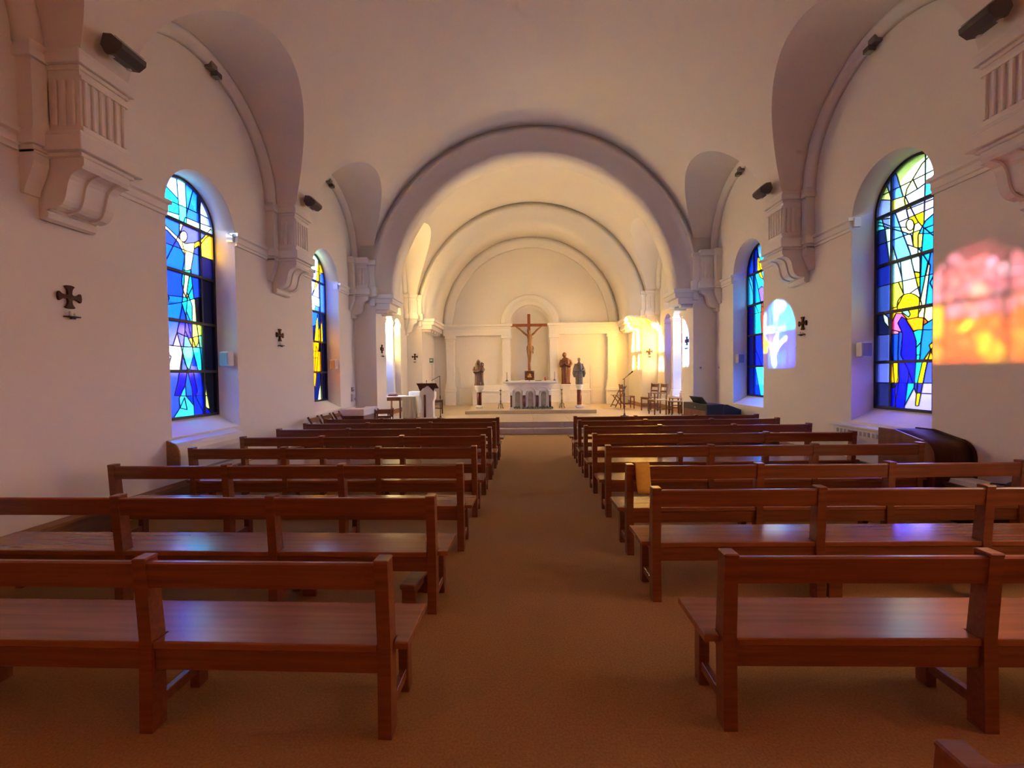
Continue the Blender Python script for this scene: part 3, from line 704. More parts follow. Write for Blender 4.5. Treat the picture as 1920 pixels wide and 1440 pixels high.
# ---------------------------------------------------------------- stained glass windows
wn = [0]
def inside(poly, x, y):
    r = False; k = len(poly)
    for i in range(k):
        x1, y1 = poly[i]; x2, y2 = poly[(i + 1) % k]
        if (y1 > y) != (y2 > y) and x < (x2 - x1) * (y - y1) / (y2 - y1) + x1: r = not r
    return r
def glass_window(s, c, hw, sill, spring, hbars, vbars, lines, seeds, label, bgcut=2.64, bgdim=.45, boost=1.0, came=.011, pw=1.65):
    wn[0] += 1
    X = AX + s * (HW + .32)
    root = struct(empty('window_%d' % wn[0], (X, c, sill)), label, 'window')
    out = [(-hw, sill), (hw, sill)] + [(hw * math.cos(PI * i / 24), spring + hw * math.sin(PI * i / 24)) for i in range(25)]
    segs = [(out[i], out[(i + 1) % len(out)]) for i in range(len(out))]
    for z in hbars: segs.append(((-hw - .05, z), (hw + .05, z)))
    for y in vbars: segs.append(((y, sill - .05), (y, spring + hw + .05)))
    for L in lines:
        if (L[0][0] - L[-1][0]) ** 2 + (L[0][1] - L[-1][1]) ** 2 > 1e-6:     # run open lines on until they meet a neighbour
            def ext(a, b, e=.085):
                d = math.hypot(a[0] - b[0], a[1] - b[1]) or 1
                return (a[0] + (a[0] - b[0]) / d * e, a[1] + (a[1] - b[1]) / d * e)
            L = [ext(L[0], L[1])] + list(L) + [ext(L[-1], L[-2])]
        segs += list(zip(L, L[1:]))
    vs = []; es = []
    for a, b in segs:
        if abs(a[0] - b[0]) + abs(a[1] - b[1]) < 1e-5: continue
        vs += [Vector(a), Vector(b)]; es.append((len(vs) - 2, len(vs) - 1))
    V, E, F, _, OE, _ = delaunay_2d_cdt(vs, es, [], 0, 2e-3)
    con = {tuple(sorted(e)) for e, o in zip(E, OE) if o}
    F = [f for f in F if inside(out, sum(V[i][0] for i in f) / 3, sum(V[i][1] for i in f) / 3)]
    adj = {}
    for k, f in enumerate(F):
        for i in range(3): adj.setdefault(tuple(sorted((f[i], f[(i + 1) % 3]))), []).append(k)
    reg = [-1] * len(F); nr = 0
    for k in range(len(F)):
        if reg[k] >= 0: continue
        st = [k]; reg[k] = nr
        while st:
            a = st.pop()
            for i in range(3):
                e = tuple(sorted((F[a][i], F[a][(i + 1) % 3])))
                if e in con: continue
                for b in adj[e]:
                    if reg[b] < 0: reg[b] = nr; st.append(b)
        nr += 1
    ar = [0.0] * nr
    tri = lambda f: abs((V[f[1]] - V[f[0]]).cross(V[f[2]] - V[f[0]])) / 2
    for k, f in enumerate(F): ar[reg[k]] += tri(f)
    for _ in range(3):                                   # slivers join their longest neighbour
        for r in range(nr):
            if 0 < ar[r] < .0011:
                best = {}
                for e, ks in adj.items():
                    if len(ks) == 2 and (reg[ks[0]] == r) != (reg[ks[1]] == r):
                        o = reg[ks[1]] if reg[ks[0]] == r else reg[ks[0]]
                        best[o] = best.get(o, 0) + (V[e[0]] - V[e[1]]).length
                if best:
                    o = max(best, key=best.get); ar[o] += ar[r]; ar[r] = 0
                    reg = [o if q == r else q for q in reg]
    lead = MB()
    for e, ks in adj.items():
        if len(ks) == 2 and reg[ks[0]] != reg[ks[1]]:
            a, b = V[e[0]], V[e[1]]
            lead.bar((0, a[0], a[1] - sill), (0, b[0], b[1] - sill), came, .014)
    for r in range(nr):
        fs = [F[k] for k in range(len(F)) if reg[k] == r]
        if not fs: continue
        A = sum(tri(f) for f in fs) or 1e-9
        cx = sum(tri(f) * (V[f[0]][0] + V[f[1]][0] + V[f[2]][0]) / 3 for f in fs) / A
        cz = sum(tri(f) * (V[f[0]][1] + V[f[1]][1] + V[f[2]][1]) / 3 for f in fs) / A
        hit = None
        for y, z, h in seeds:
            for f in fs:
                if inside([tuple(V[i]) for i in f], y, z): hit = h; break
            if hit: break
        if not hit: hit = min(seeds, key=lambda q: (q[0] - cx) ** 2 + (q[1] - cz) ** 2)[2]
        col = lin(hit); bg = SKY * (bgdim if cz < bgcut else 1.0)
        top = max(col)
        bo = boost if boost <= 1 else 1 + (boost - 1) * min(1.0, top / .35)
        col = [max(.0003, min(.95, top * (q / top) ** pw * bo / bg)) for q in col]
        idx = {}; mb = MB()
        for f in fs:
            for i in f: idx.setdefault(i, len(idx))
        k = len(idx)
        pv = [(sd * .003, V[i][0], V[i][1] - sill) for sd in (-1, 1) for i in idx]
        pf = [tuple(idx[i] for i in f) for f in fs] + [tuple(k + idx[i] for i in reversed(f)) for f in fs]
        mb.add(pv, pf)
        o = mb.build('pane', 'stained_glass', root)
        o.color = (*[math.sqrt(q) for q in col], 1)
    lead.build('lead_came', 'lead', root)
    fr = MB(); fn = lambda u, v, t: (t, u, v)
    ring(fr, [(hw + .01, -.03), (hw + .01, .03), (hw - .035, .03), (hw - .035, -.03)], 0, spring - sill, 0, PI, 28, fn, False)
    for q in (-1, 1): fr.box(-.03, .03, q * (hw + .01), q * (hw - .035), 0, spring - sill)
    fr.box(-.03, .03, -hw, hw, -.005, .035)
    fr.build('frame', 'black_iron', root)
    for z in hbars:
        h = hw if z <= spring else math.sqrt(max(.01, hw * hw - (z - spring) ** 2))
        MB().box(-.03, .03, -h + .02, h - .02, z - sill - .022, z - sill + .022, .004).build('bar', 'black_iron', root)
    for y in vbars:
        MB().box(-.025, .025, y - .016, y + .016, .01, spring - sill + math.sqrt(hw * hw - y * y) - .02, .003).build('bar', 'black_iron', root)
    # window portal: tells the renderer where daylight enters
    pd = bpy.data.lights.new('daylight', 'AREA'); pd.shape = 'RECTANGLE'; pd.size = 2 * hw; pd.size_y = spring + hw - sill
    pd.cycles.is_portal = True
    po = bpy.data.objects.new('daylight', pd); COL.objects.link(po); po.parent = root
    po.location = (-s * .06, 0, (spring + hw - sill) / 2)
    po.rotation_euler = Vector((-s, 0, 0)).to_track_quat('-Z', 'Z').to_euler()
    return root
HB = [1.70, 2.41, 3.10, 3.80]
VB = [-.326, .326]
rear_l = [[(-.6, 4.0), (.6, 3.95)], [(-.3, 4.5), (.1, 3.8), (.25, 3.1)], [(.35, 4.4), (-.1, 3.6), (-.3, 3.0)], [(-.6, 3.45), (.6, 3.4)], [(-.6, 3.2), (0, 3.5), (.6, 3.25)],
          [(.2 * math.cos(t / 10 * 2 * PI), 3.35 + .25 * math.sin(t / 10 * 2 * PI)) for t in range(11)], [(.0 + .27 * math.cos(t / 10 * 2 * PI), 4.02 + .27 * math.sin(t / 10 * 2 * PI)) for t in range(11)],
          [(-.6, 2.0), (.6, 2.8)], [(.6, 1.4), (-.6, 2.6)], [(0, 1.0), (.1, 3.0)]]
warm = [(-.45, 4.0, 'ffb8f0'), (.45, 4.0, 'ffb0d8'), (0, 4.05, 'ff7070'), (.15, 4.2, 'ff9088'), (-.15, 4.3, 'ffc0e8'), (-.3, 3.72, 'ff88b0'), (.3, 3.7, 'ffa0d8'), (0, 3.35, 'ffe000'), (.1, 3.4, 'ffd000'), (.4, 3.35, 'ff8000'), (-.4, 3.35, 'ff6010'), (-.45, 3.55, 'ffa000'), (.45, 3.55, 'ff8818'), (0, 3.62, 'ff9030'), (.4, 3.15, 'ff9010'), (-.4, 3.15, 'ff8010'), (0, 2.6, 'c02010'), (0, 1.6, '701808'), (.4, 2.0, 'd06010')]
rw = random.Random(5)
fire_l = rear_l + [[(rw.uniform(-.6, .6), rw.uniform(2.9, 4.4)) for _ in range(2)] for _ in range(22)]
fire = []
for i in range(16):
    for j in range(7):
        y_ = -.55 + j * .18 + rw.uniform(-.05, .05); z_ = 2.85 + i * .1
        if z_ > 4.2: h_ = rw.choice(['a04870', '803848', 'c07090', '702838'])
        elif z_ > 3.62: h_ = rw.choice(['ffb0e0', 'ff8088', 'e06878', 'ffc8f0', 'd87890', 'ff9890', 'b86080'])
        else: h_ = rw.choice(['ffd800', 'ff9000', 'ff6808', 'ffb000', 'e07010', 'ffe020' if abs(y_) < .25 else 'ff8010'])
        fire.append((y_, z_, h_))
fire += [(0, 2.2, 'c02010'), (0, 1.6, '701808'), (.4, 2.0, 'd06010')]
amb2 = [(-.3, 4.1, 'ffb878'), (.3, 4.0, 'ffb070'), (0, 3.4, 'ff9c50'), (-.3, 2.6, 'f09048'), (.3, 2.4, 'ffa058'), (0, 1.5, 'd07838')]
pale = [(-.3, 4.1, 'ffe4c4'), (.3, 4.0, 'ffe8d8'), (0, 3.4, 'ffd8b0'), (-.3, 2.6, 'f0d0b0'), (.3, 2.4, 'ffd8b8'), (0, 1.5, 'e0c0a8')]
glass_window(-1, 2.3, .60, 1.03, 3.83, HB, VB, fire_l, fire, 'red and orange stained glass window left of the camera', boost=.72, pw=1.0)
glass_window(1, 2.3, .60, 1.03, 3.83, HB, VB, rear_l, pale, 'unseen window right of the camera, pale amber glass chosen to light the nave', boost=3.0, pw=1.2)  # this and the next two are out of view; glass tinted to brighten the nave
glass_window(-1, -1.4, .60, 1.03, 3.83, HB, VB, rear_l, warm, 'unseen window behind the camera on the left, orange glass chosen to warm the nave light', boost=3.0, pw=1.2)
glass_window(1, -1.4, .60, 1.03, 3.83, HB, VB, rear_l, amb2, 'unseen window behind the camera on the right, amber glass chosen to light the nave', boost=2.8, pw=1.2)
def extra(sd):
    return [[(-.6, 4.05 - .1 * sd), (-.2, 4.0)], [(-.58, 3.2), (-.25, 2.7), (-.6, 2.0)], [(-.6, 2.2), (-.25, 1.9), (-.5, 1.2)], [(-.45, 4.1), (-.5, 3.0)]]
glass_window(-1, 6.0, .60, 1.03, 3.83, HB, VB, GLASS['L1']['L'] + extra(0), GLASS['L1']['S'], 'tall blue stained glass window with a crucified figure, left wall nearest', boost=3.4)
glass_window(1, 6.0, .60, 1.03, 3.83, HB, VB, GLASS['R1']['L'] + extra(1), GLASS['R1']['S'], 'tall pale blue and yellow stained glass window, right wall nearest', bgcut=1.62, bgdim=.35, boost=3.4)
glass_window(-1, 9.71, .60, 1.03, 3.83, HB, VB, GLASS['L2']['L'] + extra(0), GLASS['L2']['S'], 'stained glass window with tall yellow spikes, left wall near the sanctuary', boost=3.4)
glass_window(1, 9.71, .60, 1.03, 3.83, HB, VB, GLASS['R2']['L'] + extra(1), GLASS['R2']['S'], 'deep blue stained glass window, right wall near the sanctuary', bgcut=1.62, bgdim=.35, boost=3.4)
# sanctuary windows: wide arch with two mullions
chl = [[(-1.4, 4.1), (1.4, 4.1)], [(-.7, 5.1), (-.5, 3.6), (-.9, 2.2), (-.6, .8)], [(.7, 5.1), (.5, 3.6), (.9, 2.2), (.6, .8)], [(0, 5.1), (.2, 4), (-.1, 2.9), (.15, 1.8), (0, .8)],
       [(-1.4, 3.3), (-.4, 3.0), (.4, 3.2), (1.4, 2.9)], [(-1.4, 2.5), (1.4, 2.2)], [(-1.4, 1.5), (-.4, 1.8), (.5, 1.4), (1.4, 1.7)], [(-1.2, 4.4), (-.9, 3.3), (-1.3, 2.4)], [(1.2, 4.4), (.9, 3.3), (1.3, 2.4)]]
chl_l = chl + [[(x_ + .03, 5.1), (x_ - .03, 4.2), (x_ + .02, 3.3), (x_, 2.6)] for x_ in (-1.02, -.82, -.62, .02, .44, .82, 1.2)]
amber = []
for z_ in (4.75, 4.4, 4.0, 3.75, 3.45, 3.15, 2.85):
    for x_, h_ in ((-1.15, 'f8d890'), (-.9, 'd8a830'), (-.71, 'fffae8'), (-.55, 'd09808'), (-.3, 'd09808'), (-.1, 'c89010'), (.22, 'fff4c8'), (.62, 'c08808'), (1.0, 'ffe088'), (1.27, 'a87008')):
        amber.append((x_, z_, h_))
amber += [(-.3, 2.5, 'e8d8c0'), (.22, 2.5, '8088b8'), (.62, 2.5, '484c70'), (-.9, 2.4, 'fff0e0'), (0, 2.0, '304880'), (.8, 1.9, '303050'), (-.8, 1.7, 'd8e0f8'), (0, 1.2, '283858'), (1.0, 1.2, '302838'), (-1, 1.1, 'b0c0e8'), (1.0, 2.5, '585068')]
violet = [(-.3, 4.5, 'f8f0e4'), (.3, 4.5, 'd8c0d0'), (.9, 4.2, '906878'), (-.9, 4.2, 'f8f0e0'), (0, 3.8, 'e0d8f0'), (.7, 3.4, '5850a0'), (-.7, 3.4, 'f8f0e4'), (-1.1, 3.1, 'f8f0e4'), (1.1, 3.1, '403868'), (.2, 2.9, 'b8b0e0'), (-.3, 2.6, 'd8e0f8'), (.7, 2.5, '484090'), (-1, 2.3, 'f4ece0'), (0, 2, '7078b8'), (.8, 1.8, '383060'), (-.8, 1.6, 'c8c8e0'), (0, 1.2, '585890'), (1, 1.2, '302838')]
CHB = [1.6, 2.3, 3.0, 3.67, 4.35]; CVB = [-.46, .46]
CHBOOST_L, CHBOOST_R = 12.0, 7.5
glass_window(-1, CHW, CHR - .04, .86, 3.67, CHB, CVB, chl_l, amber, 'wide amber stained glass window on the left of the sanctuary', bgcut=2.2, bgdim=.5, boost=CHBOOST_L, pw=1.0)
glass_window(1, CHW, CHR - .04, .86, 3.67, CHB, CVB, chl, violet, 'wide violet stained glass window on the right of the sanctuary', bgcut=1.62, bgdim=.4, boost=CHBOOST_R, pw=1.0)
for s in (-1, 1):
    tn[0] += 1
    t = struct(empty('trim_%d' % tn[0], (AX + s * HW, CHW, .8)), 'plaster mullions and arched transom in the %s sanctuary window' % side[s], 'tracery')
    loc = lambda d, y, z, s=s: (s * d, y, z - .8)
    lo, hi = -.02, .29
    for q in (-.46, .46, -1.30, 1.30):
        m_ = MB()
        for z0, z1, e in ((.80, .95, .06), (.95, 1.02, .03), (1.02, 3.30, 0), (3.30, 3.36, .03), (3.36, 3.44, .05)):
            m_.box(s * (lo - e * .6), s * (hi + e * .4), q - .075 - e, q + .075 + e, z0 - .8, z1 - .8, .012)
        m_.build('mullion', 'moulding', t)
    m_ = MB()
    m_.box(s * (lo - .03), s * (hi + .03), -CHR + .03, CHR - .03, 3.66 - .8, 3.76 - .8, .012)
    for a, b in ((-1.225, -.535), (-.385, .385), (.535, 1.225)):
        cm = (a + b) / 2; rr = (b - a) / 2; zt = 3.44
        n_ = 12
        for i in range(n_):
            u0 = a + (b - a) * i / n_; u1 = a + (b - a) * (i + 1) / n_
            h = lambda u: zt - .12 + min(.30, .8 * math.sqrt(max(0, rr * rr - (u - cm) ** 2)))
            z0, z1 = h(u0), h(u1)
            vs = [(s * d, u, z - .8) for d in (lo, hi) for u, z in ((u0, z0), (u1, z1), (u1, 3.68), (u0, 3.68))]
            m_.add(vs, [(0, 1, 2, 3), (7, 6, 5, 4), (0, 4, 5, 1), (2, 6, 7, 3)])
    for a, b in ((-.535, -.385), (.385, .535), (-CHR + .03, -1.225), (1.225, CHR - .03)):
        m_.box(s * lo, s * hi, a, b, 3.44 - .8, 3.68 - .8)
    m_.build('transom', 'moulding', t)

# ---------------------------------------------------------------- benches
POST_H, SEAT_Z = .788, .412
def make_bench(L, nseg=3):
    """origin at the foot of the back posts on the aisle end; the bench runs along +X, sitters face +Y"""
    r = empty('bench'); dx = L / nseg
    def post():
        m = MB(); pr = [(-.012, 0), (.068, 0), (.075, .42), (.045, POST_H), (-.022, POST_H), (.0, .42)]
        m.prism(pr, lambda u, v, t: (t, u, v), -.03, .03); return m
    pm = post().mesh('back_post', 'bench_wood')
    lm = MB().box(-.026, .026, .27, .335, 0, SEAT_Z - .03, .004).mesh('front_leg', 'bench_wood')
    sm = MB().box(-.016, .016, .06, .28, .075, .125, .003).mesh('stretcher', 'bench_wood')
    bm_ = MB().box(-.018, .018, .06, .29, SEAT_Z - .09, SEAT_Z - .032, .003).mesh('bearer', 'bench_wood')
    capm = MB().box(-.033, .033, -.026, .05, POST_H - .004, POST_H + .012, .005).mesh('post_cap', 'bench_wood')
    def put(nm_, me, x):
        o = bpy.data.objects.new(nm_, me); COL.objects.link(o); o.parent = r; o.location = (x, 0, 0); return o
    for i in range(nseg + 1):
        x = i * dx
        p = put('back_post', pm, x)
        c = bpy.data.objects.new('post_cap', capm); COL.objects.link(c); c.parent = p
        put('front_leg', lm, x); put('stretcher', sm, x); put('bearer', bm_, x)
    t = MB(); t.prism([(-.006, POST_H - .125), (.026, POST_H - .125), (.014, POST_H - .012), (.004, POST_H - .004), (-.012, POST_H - .004), (-.018, POST_H - .012)], lambda u, v, q: (q, u, v), .03, dx - .03)
    tm = t.mesh('top_rail', 'bench_wood')
    am = MB().box(.03, dx - .03, .012, .042, SEAT_Z - .135, SEAT_Z - .036, .004).mesh('apron', 'bench_wood')
    for i in range(nseg):
        put('top_rail', tm, i * dx); put('apron', am, i * dx)
    # seat plank notched round the posts
    e = .10; out_ = [(-e, .36), (-e, .03), (-.034, .03), (-.034, .078)]
    for i in range(nseg):
        out_ += [(i * dx + .034, .078), (i * dx + .034, .004), ((i + 1) * dx - .034, .004), ((i + 1) * dx - .034, .078)]
    out_ += [(L + .034, .078), (L + .034, .03), (L + e, .03), (L + e, .36)]
    st = MB().prism(out_, lambda u, v, q: (u, v, q), SEAT_Z - .032, SEAT_Z)
    me = st.mesh('seat', 'seat_wood'); bm = bmesh.new(); bm.from_mesh(me)
    ed = [q for q in bm.edges if all(v.co.z > SEAT_Z - .001 for v in q.verts)]
    bmesh.ops.bevel(bm, geom=ed, offset=.007, segments=2, affect='EDGES', profile=.6)
    bm.to_mesh(me); bm.free()
    so = bpy.data.objects.new('seat', me); COL.objects.link(so); so.parent = r
    return r
benL = make_bench(3.28); benR = make_bench(3.38)
ordn = ['first', 'second', 'third', 'fourth', 'fifth', 'sixth', 'seventh', 'eighth']
LY = [1.885, 2.875, 3.90, 4.84, 5.72, 6.55, 7.33, 8.05]
RY = [1.925, 3.015, 3.79, 4.79, 5.74, 6.62, 7.40, 8.10]
for k in range(8):
    o = benL if k == 0 else copy_tree(benL)
    o.location = (-.645 - 3.28 + .012 * k, LY[k], 0)
    if k == 0: o.rotation_euler = (0, 0, math.radians(-.6))
    if k == 1: o.location = (-.655 - 3.28, LY[k], 0)
    tag(o, 'brown wooden bench left of the aisle, %s row from the camera' % ordn[k], 'bench', 'benches left of the aisle')
    o = benR if k == 0 else copy_tree(benR)
    o.location = (.885, RY[k], 0); o.rotation_euler = (0, 0, math.radians([.5, .8, 1.2, .8, 1, 1.2, 2.0, 1.5][k]))
    tag(o, 'brown wooden bench right of the aisle, %s row from the camera' % ordn[k] + (', with a yellow cloth' if k == 2 else ''), 'bench', 'benches right of the aisle')
o = copy_tree(benR); o.location = (.90, .90, 0)
tag(o, 'wooden bench post just showing at the bottom right corner', 'bench', 'benches right of the aisle')

# low kneeling benches stored under the second row
def low_bench(loc, rz, L, label):
    t = tag(empty('low_kneeler', loc, rz), label, 'kneeler')
    MB().box(-.055, .055, -L / 2, L / 2, .165, .20, .006).build('top_board', 'bench_wood', t)
    for q in (-1, 1):
        MB().box(-.05, .05, q * (L / 2 - .035) - .012, q * (L / 2 - .035) + .012, 0, .165, .003).build('leg', 'bench_wood', t)
    MB().box(-.012, .012, -L / 2 + .05, L / 2 - .05, .08, .15).build('stretcher', 'bench_wood', t)
low_bench((-.80, 2.99, 0), math.radians(-6), .34, 'small wooden kneeler standing under the second left bench by the aisle')
low_bench((-1.60, 3.18, 0), math.radians(-3), .30, 'small wooden kneeler under the middle of the second left bench')
low_bench((2.14, 3.20, 0), math.radians(2), .30, 'small wooden kneeler under the second right bench')
# yellow cloth over the third right bench
cl = MB(); n_ = 14; vs = []
pth = [(.056, .70), (.056, .78), (.03, .806), (-.012, .812), (-.034, .80), (-.045, .74), (-.055, .66), (-.06, .60), (-.062, .555)]
for i, (u, v) in enumerate(pth):
    for j in range(n_ + 1):
        f = j / n_
        vs.append((f * .125 + .012 * (i / 8) ** 2 + .004 * math.sin(i * .9), u - .006 * math.sin(f * 5) * (i / 8), v))
k = n_ + 1
cl.add(vs, [(i * k + j, i * k + j + 1, (i + 1) * k + j + 1, (i + 1) * k + j) for i in range(len(pth) - 1) for j in range(n_)], True)
co = cl.build('scarf', 'cloth_yellow'); co.location = (.925, 3.80, 0)
sd = co.modifiers.new('thickness', 'SOLIDIFY'); sd.thickness = .006
tag(co, 'yellow cloth hanging over the back of the third right bench', 'cloth')

# ---------------------------------------------------------------- altar group
t = struct(empty('platform', (AX - .06, 14.05, ZF)), 'low stone platform under the altar', 'platform')
for i in range(4):
    for j in range(4):
        x0 = -2.145 + i * 1.0725; y0 = j * 1.06
        MB().box(x0, x0 + 1.068, y0, y0 + 1.056, 0, .11, .006).build('platform_slab', 'sanctuary_stone', t)
ZP = ZF + .11
A = tag(empty('altar', (.10, 14.9, ZP)), 'white marble altar with three arches and dark red shafts', 'altar')
MB().box(-.92, .92, -.36, .36, .87, .945, .012).build('altar_top', 'white_marble', A)
m_ = MB()
pr = [(-.70, .62), (.70, .62), (.70, .70), (.74, .76), (.84, .87), (-.84, .87), (-.74, .76), (-.70, .70)]
m_.prism(pr, lambda u, v, q: (u, q, v), -.26, .26); m_.build('altar_cornice', 'white_marble', A)
m_ = MB().box(-.68, .68, -.16, .24, .03, .62); m_.build('altar_core', 'white_marble', A)
for i in range(3):
    c = (i - 1) * .44
    MB().prism([(c - .085, .04), (c + .085, .04)] + [(c + .085 * math.cos(PI * q / 10), .50 + .085 * math.sin(PI * q / 10)) for q in range(11)], fy, -.19, -.15).build('arch_panel', 'veined_marble', A)
    m_ = ring(MB(), [(.09, -.23), (.15, -.23), (.15, -.15), (.09, -.15)], c, .50, 0, PI, 14, fy)
    for q in (-1, 1): m_.box(c + q * .09, c + q * .15, -.23, -.15, .03, .50)
    m_.build('arch_surround', 'white_marble', A)
    m_ = ring(MB(), [(.16, -.27), (.205, -.27), (.205, -.15), (.16, -.15)], c, .55, 0, PI, 14, fy); m_.build('arch_hood', 'white_marble', A)
for i in range(4):
    c = (i - 1.5) * .44
    sh = MB().lathe([(.036, .06), (.036, .46)], (c, -.25, 0), 12); sh.build('shaft', 'red_marble', A)
    MB().box(c - .05, c + .05, -.30, -.16, .46, .62, .012).build('shaft_capital', 'white_marble', A)
    MB().box(c - .05, c + .05, -.30, -.16, 0, .06, .01).build('shaft_base', 'white_marble', A)
MB().box(-.72, .72, -.30, .26, 0, .03, .004).build('plinth', 'white_marble', A)
def candle(loc, h, label, holder=True, m='wax', r=.014):
    t = tag(empty('candle', loc), label, 'candle')
    MB().lathe([(.055, 0), (.055, .012), (.03, .02), (.022, .045), (.018, .05)], (0, 0, 0), 14).build('holder', 'black_iron', t)
    MB().lathe([(r, .045), (r, .045 + h), (r * .4, .05 + h)], (0, 0, 0), 10).build('candle_stick', m, t)
    MB().lathe([(.002, .05 + h), (.0015, .065 + h)], (0, 0, 0), 6).build('wick', 'black_iron', t)
candle((-.70, 14.78, ZP + .945), .26, 'thin candle in a dark holder on the left end of the altar', m='lamp_grey', r=.011)
candle((.93, 14.80, ZP + .945), .26, 'thin candle in a dark holder on the right end of the altar', m='lamp_grey', r=.011)
t = tag(empty('altar_cross', (.07, 14.66, ZP + .945)), 'tiny dark standing cross at the middle of the altar', 'cross')
MB().lathe([(.035, 0), (.03, .012), (.008, .02), (.006, .05)], (0, 0, 0), 12).build('foot', 'black_iron', t)
MB().box(-.006, .006, -.005, .005, .045, .10).build('upright', 'black_iron', t); MB().box(-.022, .022, -.005, .005, .07, .082).build('crossbar', 'black_iron', t)
t = tag(empty('votive_lamp', (.62, 14.95, ZP + .945)), 'small red glass votive lamp on the altar', 'lamp')
MB().lathe([(.03, 0), (.034, .02), (.034, .11), (.03, .12)], (0, 0, 0), 14).build('red_glass', 'red_glass', t); MB().lathe([(.036, 0), (.036, .012)], (0, 0, 0), 14).build('foot', 'brass', t)
t = tag(empty('open_book', (.37, 14.72, ZP + .946)), 'dark book lying flat on the altar', 'book')
MB().box(-.11, .11, -.08, .08, 0, .018, .003).build('cover', 'black_plastic', t); MB().box(-.105, .105, -.075, .075, .003, .0165).build('pages', 'paper', t)
# foliage garland at the foot of the altar
def garland(x0, x1, y, n, label, seed):
    rnd = random.Random(seed)
    t = tag(empty('garland', ((x0 + x1) / 2, y, ZP)), label, 'foliage')
    w2 = (x1 - x0) / 2
    m1 = MB(); m1.tube([(-w2 + .02, 0, .02), (0, .03, .035), (w2 - .02, 0, .02)], .008, 6); m1.build('stem', 'brass', t)
    m2 = MB()
    for _ in range(n):
        b = Vector((rnd.uniform(-w2, w2), rnd.uniform(-.05, .06), rnd.uniform(.01, .05)))
        d = Vector((rnd.uniform(-1, 1), rnd.uniform(-1, .6), rnd.uniform(.0, .9))).normalized() * rnd.uniform(.06, .12)
        sd_ = d.cross(Vector((0, 0, 1))).normalized() * .016; up = Vector((0, 0, .008))
        m2.add([b, b + d * .5 + sd_, b + d, b + d * .5 - sd_, b + d * .5 + up], [(0, 1, 4), (1, 2, 4), (2, 3, 4), (3, 0, 4), (0, 3, 2, 1)])
    lf = m2.build('leaves', 'leaf', t); lf['kind'] = 'stuff'
garland(-.45, .40, 14.40, 130, 'grey-green foliage lying at the foot of the altar', 1)
garland(.42, .85, 14.50, 60, 'dark foliage at the right foot of the altar', 2)
# floor candlesticks
def candlestick(loc, label):
    t = tag(empty('candlestick', loc), label, 'candlestick')
    MB().lathe([(.03, .16), (.018, .2), (.028, .25), (.014, .3), (.012, .45), (.024, .5), (.012, .54), (.012, .60), (.042, .63), (.045, .645), (.01, .65)], (0, 0, 0), 14).build('stem', 'brass', t)
    for q in range(3):
        a = q * 2 * PI / 3 + PI / 2
        MB().tube([(.015 * math.cos(a), .015 * math.sin(a), .18), (.07 * math.cos(a), .07 * math.sin(a), .15), (.075 * math.cos(a), .075 * math.sin(a), .06), (.11 * math.cos(a), .11 * math.sin(a), .01)], [.012, .014, .013, .016], 8).build('foot', 'brass', t)
    MB().lathe([(.018, .645), (.018, .74), (.006, .745)], (0, 0, 0), 10).build('candle_stump', 'wax', t)
candlestick((-.93, 14.85, ZP), 'three-footed brass candlestick standing left of the altar')
candlestick((1.18, 14.95, ZP), 'three-footed brass candlestick standing right of the altar')

# ---------------------------------------------------------------- sculpted figures
def fuse(mb, name, m, parent, vox=.012, it=4):
    o = mb.build(name, m, parent)
    r = o.modifiers.new('fuse', 'REMESH'); r.mode = 'VOXEL'; r.voxel_size = vox; r.use_smooth_shade = True
    s_ = o.modifiers.new('soften', 'SMOOTH'); s_.iterations = it; s_.factor = .5
    return o
def robe(mb, secs, folds=9, amp=.06, n=48, tw=.0, ph=0):
    """secs: (z, cx, cy, rx, ry)"""
    vs = []
    for z, cx, cy, rx, ry in secs:
        k_ = 1 if z < secs[-1][0] * .75 else .35
        for j in range(n):
            a = 2 * PI * j / n
            f = 1 + amp * k_ * (math.sin(folds * a + tw * z + ph) + .5 * math.sin((folds * 2 - 3) * a - tw * z * 1.7 + 1))
            vs.append((cx + rx * f * math.cos(a), cy + ry * f * math.sin(a), z))
    k = len(secs)
    mb.add(vs, [(i * n + j, i * n + (j + 1) % n, (i + 1) * n + (j + 1) % n, (i + 1) * n + j) for i in range(k - 1) for j in range(n)], True)
    mb.add(vs, [tuple(range(n - 1, -1, -1)), tuple(range((k - 1) * n, k * n))]); return mb
def face_bits(mb, c, r, fwd):
    """nose, brow, chin, ears on a head at c with radius r, looking along fwd (-Y mostly)"""
    c = Vector(c); f = Vector(fwd).normalized(); sd_ = f.cross(Vector((0, 0, 1))).normalized(); up = sd_.cross(f)
    mb.ell(c + f * r * .92 - up * r * .05, (r * .16, r * .2, r * .26), 6, 5)
    mb.ell(c + f * r * .78 + up * r * .22, (r * .5, r * .25, r * .14), 8, 5)
    mb.ell(c + f * r * .72 - up * r * .62, (r * .34, r * .3, r * .2), 8, 5)
    mb.ell(c + f * r * .80 - up * r * .38, (r * .26, r * .22, r * .09), 8, 5)
    for q in (-1, 1): mb.ell(c + sd_ * q * r * .86, (r * .14, r * .2, r * .3), 6, 5)
